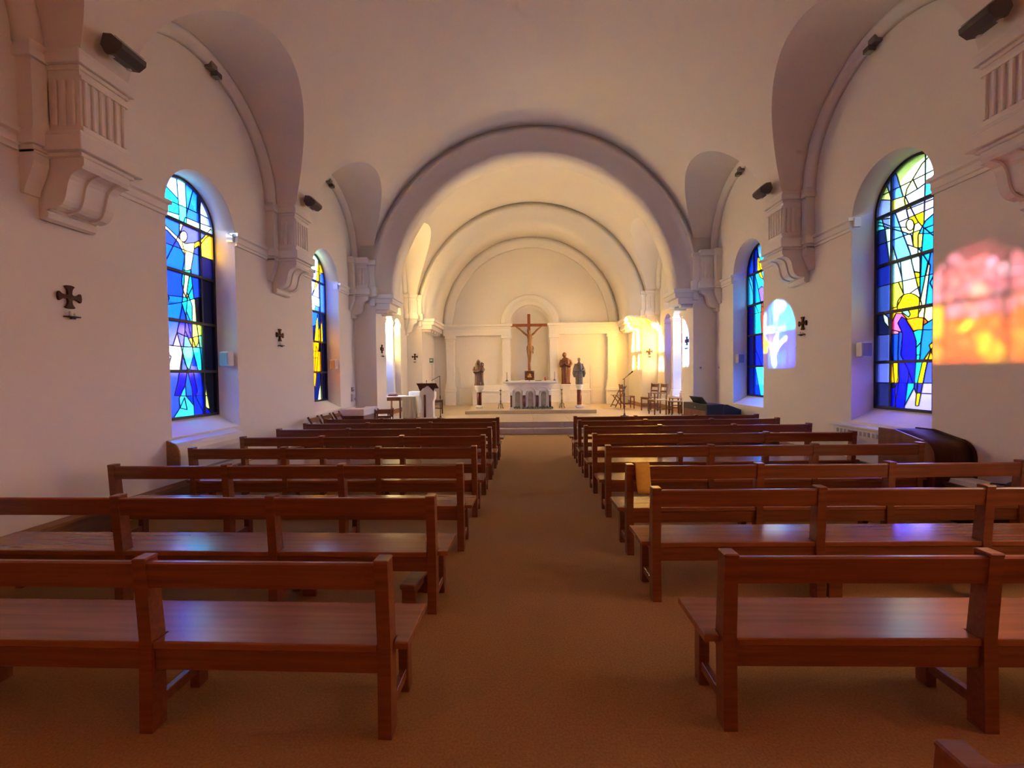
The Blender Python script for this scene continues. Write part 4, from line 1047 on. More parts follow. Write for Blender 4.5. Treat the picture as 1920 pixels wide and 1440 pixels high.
def hand(mb, p, d, n_, s_=1.0):
    """palm at p, fingers along d, palm normal n_"""
    p = Vector(p); d = Vector(d).normalized(); n_ = Vector(n_).normalized(); w_ = d.cross(n_).normalized()
    mb.tube([p - d * .02 * s_, p + d * .035 * s_], [.02 * s_, .026 * s_], 8)
    for i, l in enumerate((.034, .042, .040, .030)):
        b = p + d * .035 * s_ + w_ * (i - 1.5) * .014 * s_
        mb.tube([b - d * .01 * s_, b + d * l * .6 * s_, b + d * l * s_ + n_ * .012 * s_], [.0085 * s_, .008 * s_, .006 * s_], 6)
    b = p + w_ * .024 * s_
    mb.tube([b - w_ * .01 * s_, b + w_ * .012 * s_ + d * .015 * s_, b + w_ * .014 * s_ + d * .038 * s_], [.01 * s_, .009 * s_, .007 * s_], 6)
# Crucifix
CY = 18.10
t = tag(empty('crucifix', (.09, CY, 1.73)), 'large wooden crucifix with a carved corpus standing in the niche', 'crucifix')
cb = MB().box(-.062, .062, -.035, .035, 0, 2.36, .006).build('upright', 'cross_wood', t)
MB().box(-.76, .76, -.036, .034, 1.84, 1.955, .006).build('crossbar', 'cross_wood', t)
b = MB()
F = -.095
# torso, pelvis
b.tube([(.02, F, .98), (.025, F - .005, 1.08), (.035, F - .01, 1.18), (.04, F - .015, 1.30), (.03, F - .01, 1.42), (.02, F, 1.50)], [.085, .092, .082, .105, .12, .09], 14)
for q in (-1, 1):
    b.ell((.025 + q * .085, F - .005, 1.47), (.055, .05, .05)); b.ell((.035 + q * .05, F - .07, 1.38), (.055, .035, .045))
b.tube([(.02, F, 1.50), (.0, F - .02, 1.57)], [.045, .04], 10)                                   # neck
b.ell((-.025, F - .045, 1.625), (.06, .07, .078)); face_bits(b, (-.025, F - .045, 1.625), .066, (-.3, -1, -.45))
b.ell((-.02, F - .02, 1.645), (.068, .07, .075)); b.tube([(.03, F + .01, 1.66), (.045, F, 1.58), (.04, F, 1.52)], [.03, .03, .02], 8)
for q in (-1, 1):                                                                                # arms to the nails
    b.tube([(.025 + q * .10, F, 1.47), (.01 + q * .22, F + .005, 1.57), (q * .35, F + .02, 1.70), (q * .46, F + .03, 1.78), (q * .575, F + .05, 1.865)], [.048, .042, .036, .032, .022], 10)
    hand(b, (q * .585, F + .05, 1.875), (q * .8, 0, .6), (0, -1, 0), .85)
for q in (-1, 1):                                                                                # legs, knees bent
    b.tube([(.02 + q * .055, F, .99), (.02 + q * .06, F - .035, .80), (.015 + q * .05, F - .065, .66), (.012 + q * .035, F - .045, .50), (.01 + q * .022, F - .025, .30), (.01 + q * .015, F - .035, .20)], [.075, .066, .05, .045, .03, .028], 10)
    b.tube([(.01 + q * .018, F - .03, .20), (.01 + q * .014, F - .065 - .02 * q, .15), (.008 + q * .01, F - .085 - .02 * q, .07)], [.03, .028, .018], 8)
fuse(b, 'corpus', 'corpus_wood', t, .011, 3)
lc = robe(MB(), [(.80, .02, F - .02, .115, .085), (.88, .02, F - .01, .13, .10), (.97, .02, F, .125, .105), (1.06, .025, F, .105, .10)], 11, .07)
lc.tube([(.13, F - .02, 1.02), (.165, F - .02, .95), (.155, F - .03, .82), (.16, F - .03, .70)], [.035, .035, .03, .018], 8)
fuse(lc, 'loincloth', 'corpus_wood', t, .012, 1)
MB().ell((-.02, F - .02, 1.70), (.075, .078, .018), 14, 6).build('crown', 'carved_wood', t)
# tabernacle with icon
t = tag(empty('tabernacle', (.09, 18.10, 1.335)), 'dark square tabernacle with a golden round face under the crucifix', 'tabernacle')
MB().box(-.195, .195, -.12, .12, 0, .385, .008).build('case', 'dark_wood', t)
for (x, z) in ((-.15, .34), (.15, .34), (-.15, .05), (.15, .05)): MB().lathe([(.02, 0), (.014, .006)], (0, 0, 0), 10).build('stud', 'gold', t).matrix_local = Matrix.Translation((x, -.121, z)) @ Matrix.Rotation(PI / 2, 4, 'X')
m_ = MB().lathe([(.12, 0), (.12, .008), (.10, .014), (.095, .004)], (0, 0, 0), 28); o = m_.build('medallion', 'bronze', t); o.matrix_local = Matrix.Translation((0, -.12, .19)) @ Matrix.Rotation(PI / 2, 4, 'X')
m_ = MB(); m_.ell((.01, -.135, .21), (.05, .02, .06)); m_.ell((-.04, -.133, .15), (.045, .018, .035)); m_.ell((.05, -.133, .14), (.04, .018, .03)); m_.build('relief', 'gold', t)
t = tag(empty('pedestal', (.09, 18.10, ZP)), 'white plinth carrying the tabernacle behind the altar', 'pedestal')
MB().box(-.32, .32, -.16, .16, 0, .80, .01).build('shaft', 'white_marble', t); MB().box(-.38, .38, -.19, .19, .80, .925, .015).build('top_slab', 'white_marble', t)

# columns with statues
def red_column(loc, label, round_cap, m='red_marble'):
    t = tag(empty('column', loc), label, 'column')
    MB().box(-.13, .13, -.13, .13, 0, .06, .01).build('base', 'white_marble', t); MB().lathe([(.12, .06), (.10, .09), (.085, .1)], (0, 0, 0), 16).build('base_ring', 'white_marble', t)
    MB().lathe([(.082, .10), (.082, .56)], (0, 0, 0), 24).build('shaft', m, t)
    if round_cap: MB().lathe([(.085, .56), (.10, .58), (.105, .62), (.15, .66), (.165, .72), (.16, .77), (.17, .78), (.17, .80)], (0, 0, 0), 24).build('capital', 'white_marble', t)
    else: MB().lathe([(.085, .62), (.09, .66), (.13, .72), (.14, .78), (.14, .80)], (0, 0, 0), 24).build('capital', 'white_marble', t); MB().lathe([(.082, .5), (.082, .63)], (0, 0, 0), 24).build('collar', m, t)
    return t
red_column((-1.71, 15.25, ZP), 'dark red marble column under the mother and child statue', True)
red_column((1.80, 15.1, ZP), 'reddish brown marble column under the grey statue', False, 'brown_marble')
t = tag(empty('statue_pedestal', (1.60, 18.05, ZF + .11)), 'plain white pedestal under the larger wooden statue', 'pedestal')
MB().box(-.15, .15, -.15, .15, 0, .70, .006).build('shaft', 'white_marble', t); MB().box(-.19, .19, -.19, .19, .68, .745, .012).build('top_slab', 'white_marble', t)
# mother and child
t = tag(empty('statue', (-1.71, 15.25, ZP + .80)), 'dark bronze statue of a veiled mother holding a child, left column', 'statue', 'statues in the sanctuary'); t.scale = (1.1, 1.1, 1.1)
b = MB()
robe(b, [(0.02, 0, 0, .155, .12), (.10, 0, 0, .14, .11), (.28, 0, 0, .135, .105), (.42, 0, 0, .14, .11), (.52, -.01, 0, .14, .11), (.60, -.01, 0, .12, .095), (.655, -.01, 0, .06, .06)], 9, .07, tw=6)
b.ell((-.02, -.02, .735), (.056, .062, .075)); face_bits(b, (-.02, -.03, .73), .058, (.1, -1, -.15))
b.tube([(-.02, .02, .83), (-.02, .03, .78), (-.03, .04, .70), (-.03, .04, .60)], [.02, .06, .085, .10], 12)
b.tube([(-.12, 0, .60), (-.165, -.02, .50), (-.14, -.09, .43), (-.04, -.13, .44)], [.05, .05, .045, .03], 10); hand(b, (-.03, -.13, .44), (1, -.1, .2), (0, 0, 1), .9)
b.tube([(.10, 0, .60), (.15, -.02, .50), (.13, -.09, .45), (.06, -.13, .46)], [.05, .05, .045, .03], 10); hand(b, (.06, -.135, .46), (-1, -.1, .1), (0, 0, 1), .9)
b.tube([(.09, -.10, .45), (.10, -.09, .56), (.105, -.08, .64)], [.06, .06, .035], 10); b.ell((.105, -.09, .70), (.042, .045, .05)); face_bits(b, (.105, -.09, .70), .042, (-.2, -1, 0))
b.tube([(.10, -.1, .61), (.05, -.15, .57)], [.022, .015], 8); b.tube([(.14, -.1, .61), (.165, -.12, .66), (.165, -.12, .72)], [.022, .016, .012], 8)
fuse(b, 'figure', 'bronze', t, .010, 2)
MB().lathe([(.165, 0), (.165, .02), (.15, .03)], (0, 0, 0), 24, 1, .85).build('base', 'bronze', t)
# larger wooden figure with bowed head
t = tag(empty('statue', (1.60, 18.05, ZF + .11 + .745)), 'tall carved brown wooden statue with bowed head, hands at the chest', 'statue', 'statues in the sanctuary')
b = MB()
robe(b, [(0.03, 0, 0, .17, .14), (.15, 0, 0, .165, .13), (.40, .01, 0, .175, .14), (.62, .01, 0, .185, .14), (.82, .0, 0, .18, .13), (.98, .0, .0, .19, .12), (1.06, -.01, 0, .14, .10), (1.10, -.02, -.01, .07, .07)], 8, .06, tw=3, ph=1)
b.tube([(-.02, 0, 1.06), (-.05, -.03, 1.14)], [.06, .05], 10)
b.ell((-.07, -.05, 1.215), (.075, .085, .095)); face_bits(b, (-.075, -.06, 1.205), .078, (-.35, -1, -.5))
b.tube([(-.06, -.02, 1.29), (-.045, .02, 1.25), (-.03, .03, 1.15)], [.05, .085, .07], 12)
for q in (-1, 1):
    b.tube([(q * .16, 0, 1.00), (q * .22, -.02, .84), (q * .19 - .03, -.12, .74), (-.06 + q * .06, -.18, .80)], [.07, .07, .06, .035], 10)
    hand(b, (-.06 + q * .05, -.19, .81), (-.25 - q * .3, -.2, .8), (-q, 0, 0), 1.3)
b.tube([(-.20, -.10, .72), (-.25, -.08, .84)], [.05, .045], 10)
fuse(b, 'figure', 'carved_wood', t, .014, 2)
MB().box(-.19, .19, -.15, .15, 0, .05, .01).build('base', 'carved_wood', t)
# grey cloaked figure
t = tag(empty('statue', (1.80, 15.1, ZP + .80)), 'grey statue of a bareheaded cloaked man, right column', 'statue', 'statues in the sanctuary')
b = MB()
robe(b, [(0.02, 0, 0, .125, .11), (.15, 0, 0, .12, .10), (.30, 0, 0, .13, .10), (.45, 0, 0, .125, .10), (.60, 0, 0, .125, .09), (.70, 0, 0, .11, .075), (.755, 0, 0, .05, .05)], 8, .06, tw=4, ph=2)
b.tube([(0, 0, .74), (0, -.01, .80)], [.04, .036], 10); b.ell((0, -.01, .855), (.05, .058, .066)); face_bits(b, (0, -.015, .85), .052, (0, -1, -.1)); b.ell((0, .01, .875), (.054, .06, .058))
for q in (-1, 1):
    b.tube([(q * .10, .01, .71), (q * .155, 0, .55), (q * .175, .0, .38), (q * .16, .01, .25)], [.05, .055, .06, .03], 10)
    b.tube([(q * .13, -.02, .58), (q * .15, -.07, .48), (q * .08, -.13, .48)], [.035, .032, .025], 8); hand(b, (q * .075, -.135, .48), (-q, -.2, .2), (0, -.3, 1), .9)
fuse(b, 'figure', 'grey_bronze', t, .010, 2)
MB().lathe([(.13, 0), (.13, .02), (.12, .03)], (0, 0, 0), 24, 1, .9).build('base', 'grey_bronze', t)

# ---------------------------------------------------------------- stations: small crosses with candle sconces
def station(loc, rz, label):
    """local: wall plane is XZ, facing -Y"""
    t = tag(empty('wall_cross', loc, rz), label, 'cross', 'small wooden crosses on the walls')
    arm = [(-.019, .03), (-.019, .055), (-.026, .08), (-.045, .104), (-.03, .113), (0, .116), (.03, .113), (.045, .104), (.026, .08), (.019, .055), (.019, .03)]
    pts = []
    for q in range(4):
        a = q * PI / 2; ca, sa = math.cos(a), math.sin(a); st = 1.0 if q % 2 == 0 else .95
        pts += [(u * ca + v * st * sa, -u * sa + v * st * ca) for u, v in arm]
    MB().prism(pts, lambda u, v, q: (u, q, v), -.028, -.004).build('cross', 'dark_wood', t)
    s_ = tag(empty('sconce', (Matrix.Rotation(rz, 4, 'Z') @ Vector((.0, -.045, -.19))) + Vector(loc), rz), label.replace('small dark wooden cross', 'candle sconce under the cross'), 'sconce', 'candle sconces under the crosses')
    MB().box(-.055, .055, -.03, .045, -.012, 0, .003).build('shelf', 'black_iron', s_); MB().box(-.02, .02, -.012, .012, -.028, -.012).build('boss', 'black_iron', s_)
    MB().lathe([(.013, 0), (.013, .045), (.004, .05)], (-.02, 0, 0), 10).build('candle_stump', 'wax', s_); MB().lathe([(.013, 0), (.013, .03)], (.025, 0, 0), 10).build('candle_stump', 'wax', s_)
def side_rz(s): return -PI / 2 if s > 0 else PI / 2
SP = [(-1, 4.15, 2.42, 'on the left wall nearest the camera'), (-1, 7.80, 2.37, 'on the left wall between the two windows'), (1, 7.77, 2.42, 'on the right wall between the two windows')]
for s, y, z, lb in SP: station((AX + s * HW, y, z), -side_rz(s) if False else (PI / 2 if s < 0 else -PI / 2), 'small dark wooden cross ' + lb)
for s, z in ((-1, 2.33), (1, 2.42)):
    station((AX + s * PW, 11.68, z), PI / 2 if s < 0 else -PI / 2, 'small dark wooden cross on the %s pier of the chancel arch' % side[s])
    station((AX + s * 4.40, P2a, 2.30 if s < 0 else 2.37), 0, 'small dark wooden cross on the %s pier of the altar arch' % side[s])

# ---------------------------------------------------------------- wall lamps, loudspeakers, small fittings
def corbel_lamp(s, y, label):
    t = tag(empty('floodlight', (AX + s * 4.15, y, 4.68)), label, 'floodlight', 'dark floodlights on the corbels')
    pr = [(.02, .10), (.06, .02), (.16, .0), (.23, .05), (.235, .10), (.13, .19), (.05, .20)]
    MB().prism(pr, lambda u, v, q: (-s * u, q, v - .02), -.13, .13).build('housing', 'lamp_housing', t)
    vs = [(-s * u, q, v - .02) for q in (-.11, .11) for u, v in ((.14, .187), (.228, .112), (.232, .118), (.144, .193))]
    MB().add(vs, [(0, 1, 2, 3), (7, 6, 5, 4), (0, 4, 5, 1), (1, 5, 6, 2), (2, 6, 7, 3), (3, 7, 4, 0)]).build('lens', 'lens_glass', t)
    for q in (-.09, .09): MB().box(-s * .07, -s * .11, q - .012, q + .012, -.02, .01).build('bracket', 'white_enamel', t)
for s in (-1, 1):
    for i, nm_ in ((1, 'nearest the camera'), (2, 'midway up the nave')):
        corbel_lamp(s, CORB[i] - .02, 'dark floodlight on the %s corbel %s' % (side[s], nm_))
def lunette_lamp(s, y, label):
    t = tag(empty('spotlight', (AX + s * (HW - .001), y, 6.13)), label, 'spotlight', 'small spotlights under the wall arches')
    MB().box(0, -s * .11, -.08, .05, -.10, .0, .01).build('housing', 'lamp_grey', t)
    MB().box(-s * .03, -s * .13, .0, .11, -.16, -.09, .006).build('head', 'lamp_housing', t)
    MB().box(-s * .035, -s * .125, .01, .10, -.166, -.158).build('lens', 'lens_glass', t)
for s in (-1, 1):
    for b_, nm_ in ((2, 'nearest in view'), (3, 'next to the sanctuary')):
        lunette_lamp(s, BAY[b_] + .18, 'small grey spotlight under the %s wall arch %s' % (side[s], nm_))
def speaker(s, y, label):
    t = tag(empty('loudspeaker', (AX + s * (HW + .10), y, 1.78)), label, 'loudspeaker', 'small white loudspeakers in the window reveals')
    MB().box(-.075, .075, -.13, 0, 0, .22, .012).build('cabinet', 'white_plastic', t); MB().box(-.06, .06, -.136, -.125, .015, .205, .004).build('grille', 'grille_grey', t)
    MB().box(-.02, .02, -.01, .03, .08, .14).build('bracket', 'white_plastic', t)
for s in (-1, 1):
    for b_, nm_ in ((2, 'nearest'), (3, 'second')):
        speaker(s, BAY[b_] + .60, 'small white loudspeaker in the jamb of the %s %s window' % (nm_, side[s]))
# telephone and thermostat by the left pier, switches by the right pier
t = tag(empty('wall_telephone', (XL, 11.05, .94)), 'white wall telephone at the left pier corner', 'telephone')
MB().box(0, .05, -.08, .08, 0, .20, .01).build('body', 'white_plastic', t); MB().box(.045, .07, -.06, -.02, .02, .18, .006).build('handset', 'white_enamel', t); MB().box(.05, .056, .0, .05, .04, .09).build('keypad', 'black_plastic', t)
t = tag(empty('thermostat', (XL, 11.05, 1.20)), 'small grey box above the wall telephone', 'thermostat')
MB().box(0, .035, -.06, .06, 0, .11, .006).build('body', 'grille_grey', t); MB().box(.034, .038, -.04, .04, .05, .095).build('display', 'white_plastic', t)
t = tag(empty('light_switch', (4.45, P1a, 1.66)), 'white switch on the right pier', 'switch')
MB().box(-.04, .04, -.012, 0, 0, .08, .003).build('plate', 'white_plastic', t); MB().box(-.015, .015, -.02, -.01, .025, .055, .002).build('rocker', 'black_plastic', t)
t = tag(empty('light_switch', (XR, 11.1, 1.66)), 'white switch on the right wall beside the pier', 'switch')
MB().box(-.012, 0, -.04, .04, 0, .08, .003).build('plate', 'white_plastic', t); MB().box(-.02, -.01, -.015, .015, .025, .055, .002).build('rocker', 'grille_grey', t)
t = tag(empty('sign', (AX - PW, 17.45, 2.06)), 'small green sign on a bracket on the left altar pier', 'sign')
MB().box(.0, .16, -.015, .015, .04, .22, .004).build('panel', 'sign_green', t); MB().box(.02, .13, -.018, -.014, .11, .18).build('pictogram', 'white_plastic', t); MB().box(0, .22, -.006, .006, -.02, -.008).build('bracket', 'white_enamel', t)
MB().box(.10, .108, -.004, .004, -1.55, -.02).build('cable', 'grille_grey', t)

# ---------------------------------------------------------------- radiators and window boards
t = tag(empty('radiator_cover', (XL + .002, 5.85, .36)), 'white rounded radiator cover under the nearest left window', 'radiator')
pr = [(0, 0), (.17, 0), (.17, .26)] + [(.17 - .10 * (1 - math.cos(a)), .26 + .17 * math.sin(a)) for a in (.4, .8, 1.2, 1.57)] + [(0, .46)]
MB().prism(pr, lambda u, v, q: (u, q, v), -.58, .66).build('casing', 'white_enamel', t)
MB().prism([(u * .98, v * .98 + .005) for u, v in pr], lambda u, v, q: (u, q, v), -.595, -.575).build('end_panel', 'plank_wood', t)
MB().box(.168, .174, -.5, .58, .02, .05).build('grille', 'grille_grey', t)
for s, lb in ((1, 'right'),):
    for y, nm_ in ((6.03, 'nearest'),):
        t = tag(empty('radiator_cover', (XR, y + .2, .30)), 'white radiator cover with a top board under the %s right window' % nm_, 'radiator')
        MB().box(-.14, -.002, -.60, .60, 0, .46, .01).build('casing', 'white_enamel', t); MB().box(-.17, -.002, -.63, .66, .46, .49, .006).build('top_board', 'white_enamel', t)
        m_ = MB()
        for q in range(14): m_.box(-.144, -.138, -.5 + q * .075, -.46 + q * .075, .36, .42)
        m_.build('vent', 'grille_grey', t)
t = tag(empty('radiator_cover', (XL + .002, 9.71, .30)), 'white radiator cover under the second left window', 'radiator')
MB().box(0, .13, -.60, .60, 0, .44, .01).build('casing', 'white_enamel', t); MB().box(0, .15, -.62, .62, .44, .465, .006).build('top_board', 'white_enamel', t)
# wooden bow-topped cabinet against the right wall
t = tag(empty('cabinet', (4.37, 4.80, 0)), 'brown wooden cabinet with a curved roll lid against the right wall', 'cabinet')
pr = [(.72, 0), (.72, .86), (.50, .865), (.20, .80)] + [(.20 - .17 * math.sin(a), .63 + .17 * math.cos(a)) for a in (.3, .6, .9, 1.2, 1.57)] + [(.03, 0)]
fx = lambda u, v, q: (q, u, v)
MB().prism(pr, fx, .024, .446, True).build('lid', 'dark_wood', t)
pq = [(.735, 0), (.735, .875), (.50, .88), (.195, .815)] + [(.195 - .185 * math.sin(a), .63 + .185 * math.cos(a)) for a in (.3, .6, .9, 1.2, 1.57)] + [(.01, 0)]
MB().prism(pq, fx, 0, .024).build('side_panel', 'red_wood', t); MB().prism(pq, fx, .446, .47).build('side_panel', 'dark_wood', t)
MB().box(.06, .41, .018, .032, .08, .56, .004).build('front_panel', 'dark_wood', t)
# low chest with papers and bag near the right wall
t = tag(empty('chest', (4.40, 4.19, 0)), 'dark low chest behind the second right bench', 'chest')
MB().box(0, .42, 0, .52, .03, .37, .01).build('body', 'dark_wood', t); MB().box(-.01, .43, -.01, .53, .37, .40, .006).build('lid', 'dark_wood', t); MB().box(.02, .40, .02, .5, 0, .03).build('plinth', 'black_plastic', t)
t = tag(empty('paper_stack', (4.56, 4.535, .40)), 'stack of white papers lying on the dark chest', 'papers')
for i in range(5): MB().box(-.13 + .004 * i, .13 - .003 * i, -.16 + .006 * (i % 3), .16 - .005 * (i % 2), i * .009, i * .009 + .007).build('paper_sheet', 'paper', t)
t = tag(empty('bag', (4.62, 4.245, .40)), 'black bag lying on the chest beside the papers', 'bag')
m_ = MB(); m_.ell((.05, 0, .06), (.14, .07, .06), 16, 8); m_.build('pouch', 'black_plastic', t)
m_ = MB(); m_.tube([(-.12, .02, .03), (-.18, .05, .07), (-.14, .08, .08), (-.06, .07, .07), (.02, .02, .08)], .008, 8); m_.build('strap', 'black_plastic', t)

# ---------------------------------------------------------------- lectern, tables, microphones
L = tag(empty('lectern', (-2.97, 12.80, ZF)), 'white stone lectern with a dark red inlay and brown book rest', 'lectern')
pr = [(-.17, 0), (.17, 0), (.17, .52), (.20, .58), (.22, .66), (.22, .80), (.0, .98), (-.22, .80), (-.22, .66), (-.20, .58), (-.17, .52)]
MB().prism(pr, fy, -.14, .14).build('body', 'white_marble', L)
MB().lathe([(.032, .05), (.032, .72)], (-.07, -.145, 0), 14).build('red_shaft', 'red_marble', L)
MB().box(-.21, .21, -.18, .18, 0, .045, .008).build('base', 'white_marble', L)
m_ = MB(); vs = [(-.30, -.16, 1.06), (.28, -.16, 1.06), (.28, .20, .92), (-.30, .20, .92), (-.30, -.16, 1.035), (.28, -.16, 1.035), (.28, .20, .895), (-.30, .20, .895)]
m_.add(vs, [(0, 1, 2, 3), (7, 6, 5, 4), (0, 4, 5, 1), (1, 5, 6, 2), (2, 6, 7, 3), (3, 7, 4, 0)]); m_.build('book_rest', 'dark_wood', L)
for q in (-1, 1):
    MB().prism([(q * .29, 1.05), (q * .02, 1.05), (q * .02, 1.01), (q * .20, .82)], fy, -.165, -.15).build('gable_board', 'dark_wood', L)
t = tag(empty('lectern_microphone', (-2.99, 12.72, ZF + 1.05)), 'small dark microphone standing on the lectern edge', 'microphone')
MB().lathe([(.016, 0), (.012, .012), (.006, .02), (.005, .05)], (0, 0, 0), 10).build('base', 'black_plastic', t); MB().lathe([(.010, .05), (.013, .065), (.012, .09), (.005, .10)], (0, 0, 0), 10).build('head', 'black_plastic', t)
def mic_stand(loc, h, a, b, label):
    t = tag(empty('microphone_stand', loc), label, 'microphone stand')
    MB().lathe([(.12, 0), (.12, .014), (.05, .024), (.028, .05), (.02, .10)], (0, 0, 0), 20).build('base', 'black_iron', t)
    MB().tube([(0, 0, .05), (0, 0, h)], [.012, .010], 10).build('pole', 'black_iron', t); MB().lathe([(.018, .6), (.02, .64), (.016, .70)], (0, 0, 0), 12).build('clutch', 'black_plastic', t)
    MB().tube([(a[0], 0, h + a[1]), (0, 0, h), (b[0], 0, h + b[1])], .008, 8).build('boom', 'black_iron', t)
    d = Vector((b[0], 0, b[1])).normalized(); p = Vector((b[0], 0, h + b[1]))
    MB().tube([p - d * .02, p + d * .10, p + d * .13, p + d * .16], [.012, .014, .022, .016], 10).build('microphone', 'black_plastic', t)
mic_stand((-2.58, 12.66, ZF), 1.27, (-.25, -.13), (.0, .0), 'thin microphone stand with a boom beside the lectern')
mic_stand((2.88, 12.95, ZF), 1.12, (-.05, -.03), (.13, .11), 'black microphone stand on the right of the sanctuary')
# credence table
t = tag(empty('table', (-4.05, 13.28, ZF)), 'brown wooden table with a white top left in the sanctuary', 'table')
MB().box(-.33, .22, -.32, .36, .635, .665, .005).build('table_top', 'white_enamel', t)
for a, b, c, d in ((-.28, .19, -.28, -.25), (-.28, .19, .30, .33), (-.28, -.25, -.25, .3), (.16, .19, -.25, .3)): MB().box(a, b, c, d, .53, .635).build('apron', 'red_wood', t)
for x in (-.28, .17):
    for y in (-.28, .31): MB().box(x - .022, x + .022, y - .022, y + .022, 0, .635, .003).build('leg', 'red_wood', t)
t = tag(empty('folded_cloth', (-4.16, 13.2, ZF + .665)), 'dark red folded cloth on the sanctuary table', 'cloth')
for i in range(3): MB().box(-.14 + .01 * i, .14 - .012 * i, -.10 + .006 * i, .10, i * .02, i * .02 + .018, .008).build('cloth_fold', 'cloth_red', t)
def draped(name, loc, rx, ry, h, m, label, hem=.02, folds=13, amp=.05):
    t = tag(empty(name, loc), label, 'table')
    mb = MB(); n = 96; vs = []
    def pt(a, e, f):
        ca, sa = math.cos(a), math.sin(a); k = 1 / max(abs(ca), abs(sa)); q = .94
        k = k * q + (1 - q)
        g = 1 + f * (math.sin(folds * a) + .4 * math.sin((folds * 2 + 1) * a))
        return (rx * e * g * ca * k, ry * e * g * sa * k)
    rows = [(0, .02, h), (0, 1.0, h), (0, 1.015, h - .015), (amp * .4, 1.03, h * .7), (amp * .8, 1.06, h * .35), (amp, 1.09, hem)]
    for f, e, z in rows:
        for j in range(n):
            x, y = pt(2 * PI * j / n, e, f); vs.append((x, y, z))
    mb.add(vs, [(i * n + j, i * n + (j + 1) % n, (i + 1) * n + (j + 1) % n, (i + 1) * n + j) for i in range(len(rows) - 1) for j in range(n)], True)
    mb.add(vs, [tuple(range(n))]); o = mb.build('drape', m, t)
    MB().box(-rx * .95, rx * .95, -ry * .95, ry * .95, h - .03, h - .006).build('table_top', 'red_wood', t)
    for x in (-1, 1):
        for y in (-1, 1): MB().box(x * rx * .82 - .02, x * rx * .82 + .02, y * ry * .82 - .02, y * ry * .82 + .02, 0, h - .03).build('leg', 'dark_wood', t)
    return t
draped('side_table', (-3.54, 12.95, ZF), .20, .18, .67, 'cloth_cream', 'small side table under a cream pleated cloth beside the lectern')
draped('side_table', (-3.50, 13.74, ZF), .25, .23, .78, 'cloth_white', 'side table under a white cloth behind the cream draped one', hem=.12, amp=.03)
# pamphlet table by the left pier
t = tag(empty('table', (-4.12, 10.40, 0)), 'low table with a white cloth against the left wall by the pier', 'table')
MB().box(-.26, .27, -.42, .46, .79, .82, .004).build('table_top', 'red_wood', t)
mb = MB().box(-.275, .285, -.435, .475, .665, .826, .01); mb.build('tablecloth', 'cloth_white', t)
MB().box(-.24, .25, -.40, -.37, .42, .66).build('front_board', 'chair_wood', t)
for x in (-.23, .24):
    for y in (-.38, .43): MB().box(x - .022, x + .022, y - .022, y + .022, 0, .79, .003).build('leg', 'red_wood', t)
t = tag(empty('leaflet', (-4.15, 10.55, .826)), 'dark leaflet lying on the white table by the pier', 'leaflet')
MB().box(-.10, .10, -.07, .07, 0, .006).build('cover', 'black_plastic', t); MB().box(-.098, .098, -.068, .068, .006, .009).build('pages', 'grille_grey', t)

# ---------------------------------------------------------------- chairs and stools
def slat_chair(name, loc, rz, label, arms=False, h=.88, straw=True, group='wooden chairs in the sanctuary', m='chair_wood'):
    """faces local -Y"""
    t = tag(empty(name, loc, rz), label, 'chair', group)
    for x in (-.19, .19):
        MB().prism([(.165, 0), (.20, 0), (.205, .44), (.25, h), (.218, h), (.172, .44)], lambda u, v, q: (q, u, v), x - .017, x + .017).build('back_leg', m, t)
        MB().box(x - .017, x + .017, -.205, -.170, 0, .64 if arms else .44, .003).build('front_leg', m, t)
        MB().box(x - .010, x + .010, -.18, .18, .16, .19).build('stretcher', m, t)
        if arms: MB().box(x - .028, x + .028, -.23, .215, .64, .665, .006).build('armrest', m, t)
    MB().box(-.215, .215, -.215, .20, .44, .465, .008).build('seat', 'seat_straw' if straw else m, t)
    MB().box(-.18, .18, -.20, -.18, .39, .44).build('apron', m, t)
    for z0, z1, dy in ((h - .12, h - .02, .225), (h - .28, h - .22, .21)):
        MB().box(-.175, .175, dy - .008, dy + .010, z0, z1, .004).build('back_slat', m, t)
def folding_chair(loc, rz, label, tilt=0, group='folding wooden chairs', opened=True, m='chair_wood'):
    t = tag(empty('folding_chair', loc, rz), label, 'chair', group)
    if tilt: t.rotation_euler = (tilt, 0, rz)
    yb, yf = (.22, -.22) if opened else (.04, -.03)
    for x in (-.19, .19):
        MB().bar((x, yb, 0), (x, -.02 if opened else -.03, .80), .02, .032, .003).build('rear_leg', m, t) if False else None
        MB().bar((x, yf, 0), (x, yb + .02, .80), .022, .034, .003).build('back_upright', m, t)
        MB().bar((x * .86, yb, 0), (x * .86, yf + .08, .45), .022, .032, .003).build('rear_leg', m, t)
    f = lambda z: yf + (yb + .02 - yf) * z / .80
    for z0, z1 in ((.68, .77), (.57, .60)):
        MB().bar((-.18, f((z0 + z1) / 2), (z0 + z1) / 2), (.18, f((z0 + z1) / 2), (z0 + z1) / 2), .018, z1 - z0, .003).build('back_slat', m, t)
    if opened:
        for i in range(5): MB().box(-.18, .18, -.22 + i * .075, -.155 + i * .075, .445, .46, .003).build('seat_slat', m, t)
    else:
        for i in range(5): MB().box(-.17, .17, -.055, -.040, .16 + i * .075, .225 + i * .075, .003).build('seat_slat', m, t)
    MB().box(-.17, .17, yf + .02, yf + .04, .07, .10).build('foot_bar', m, t)
folding_chair((3.42, 16.45, ZF), math.radians(-75), 'open folding wooden chair leaning towards the altar, right of the platform')
slat_chair('chair', (3.60, 15.75, ZF), math.radians(95), 'wooden chair behind the right microphone stand', straw=False)
slat_chair('armchair', (4.00, 13.45, ZF), math.radians(-80), 'wooden armchair with a straw seat on the right of the sanctuary', arms=True, h=.95)
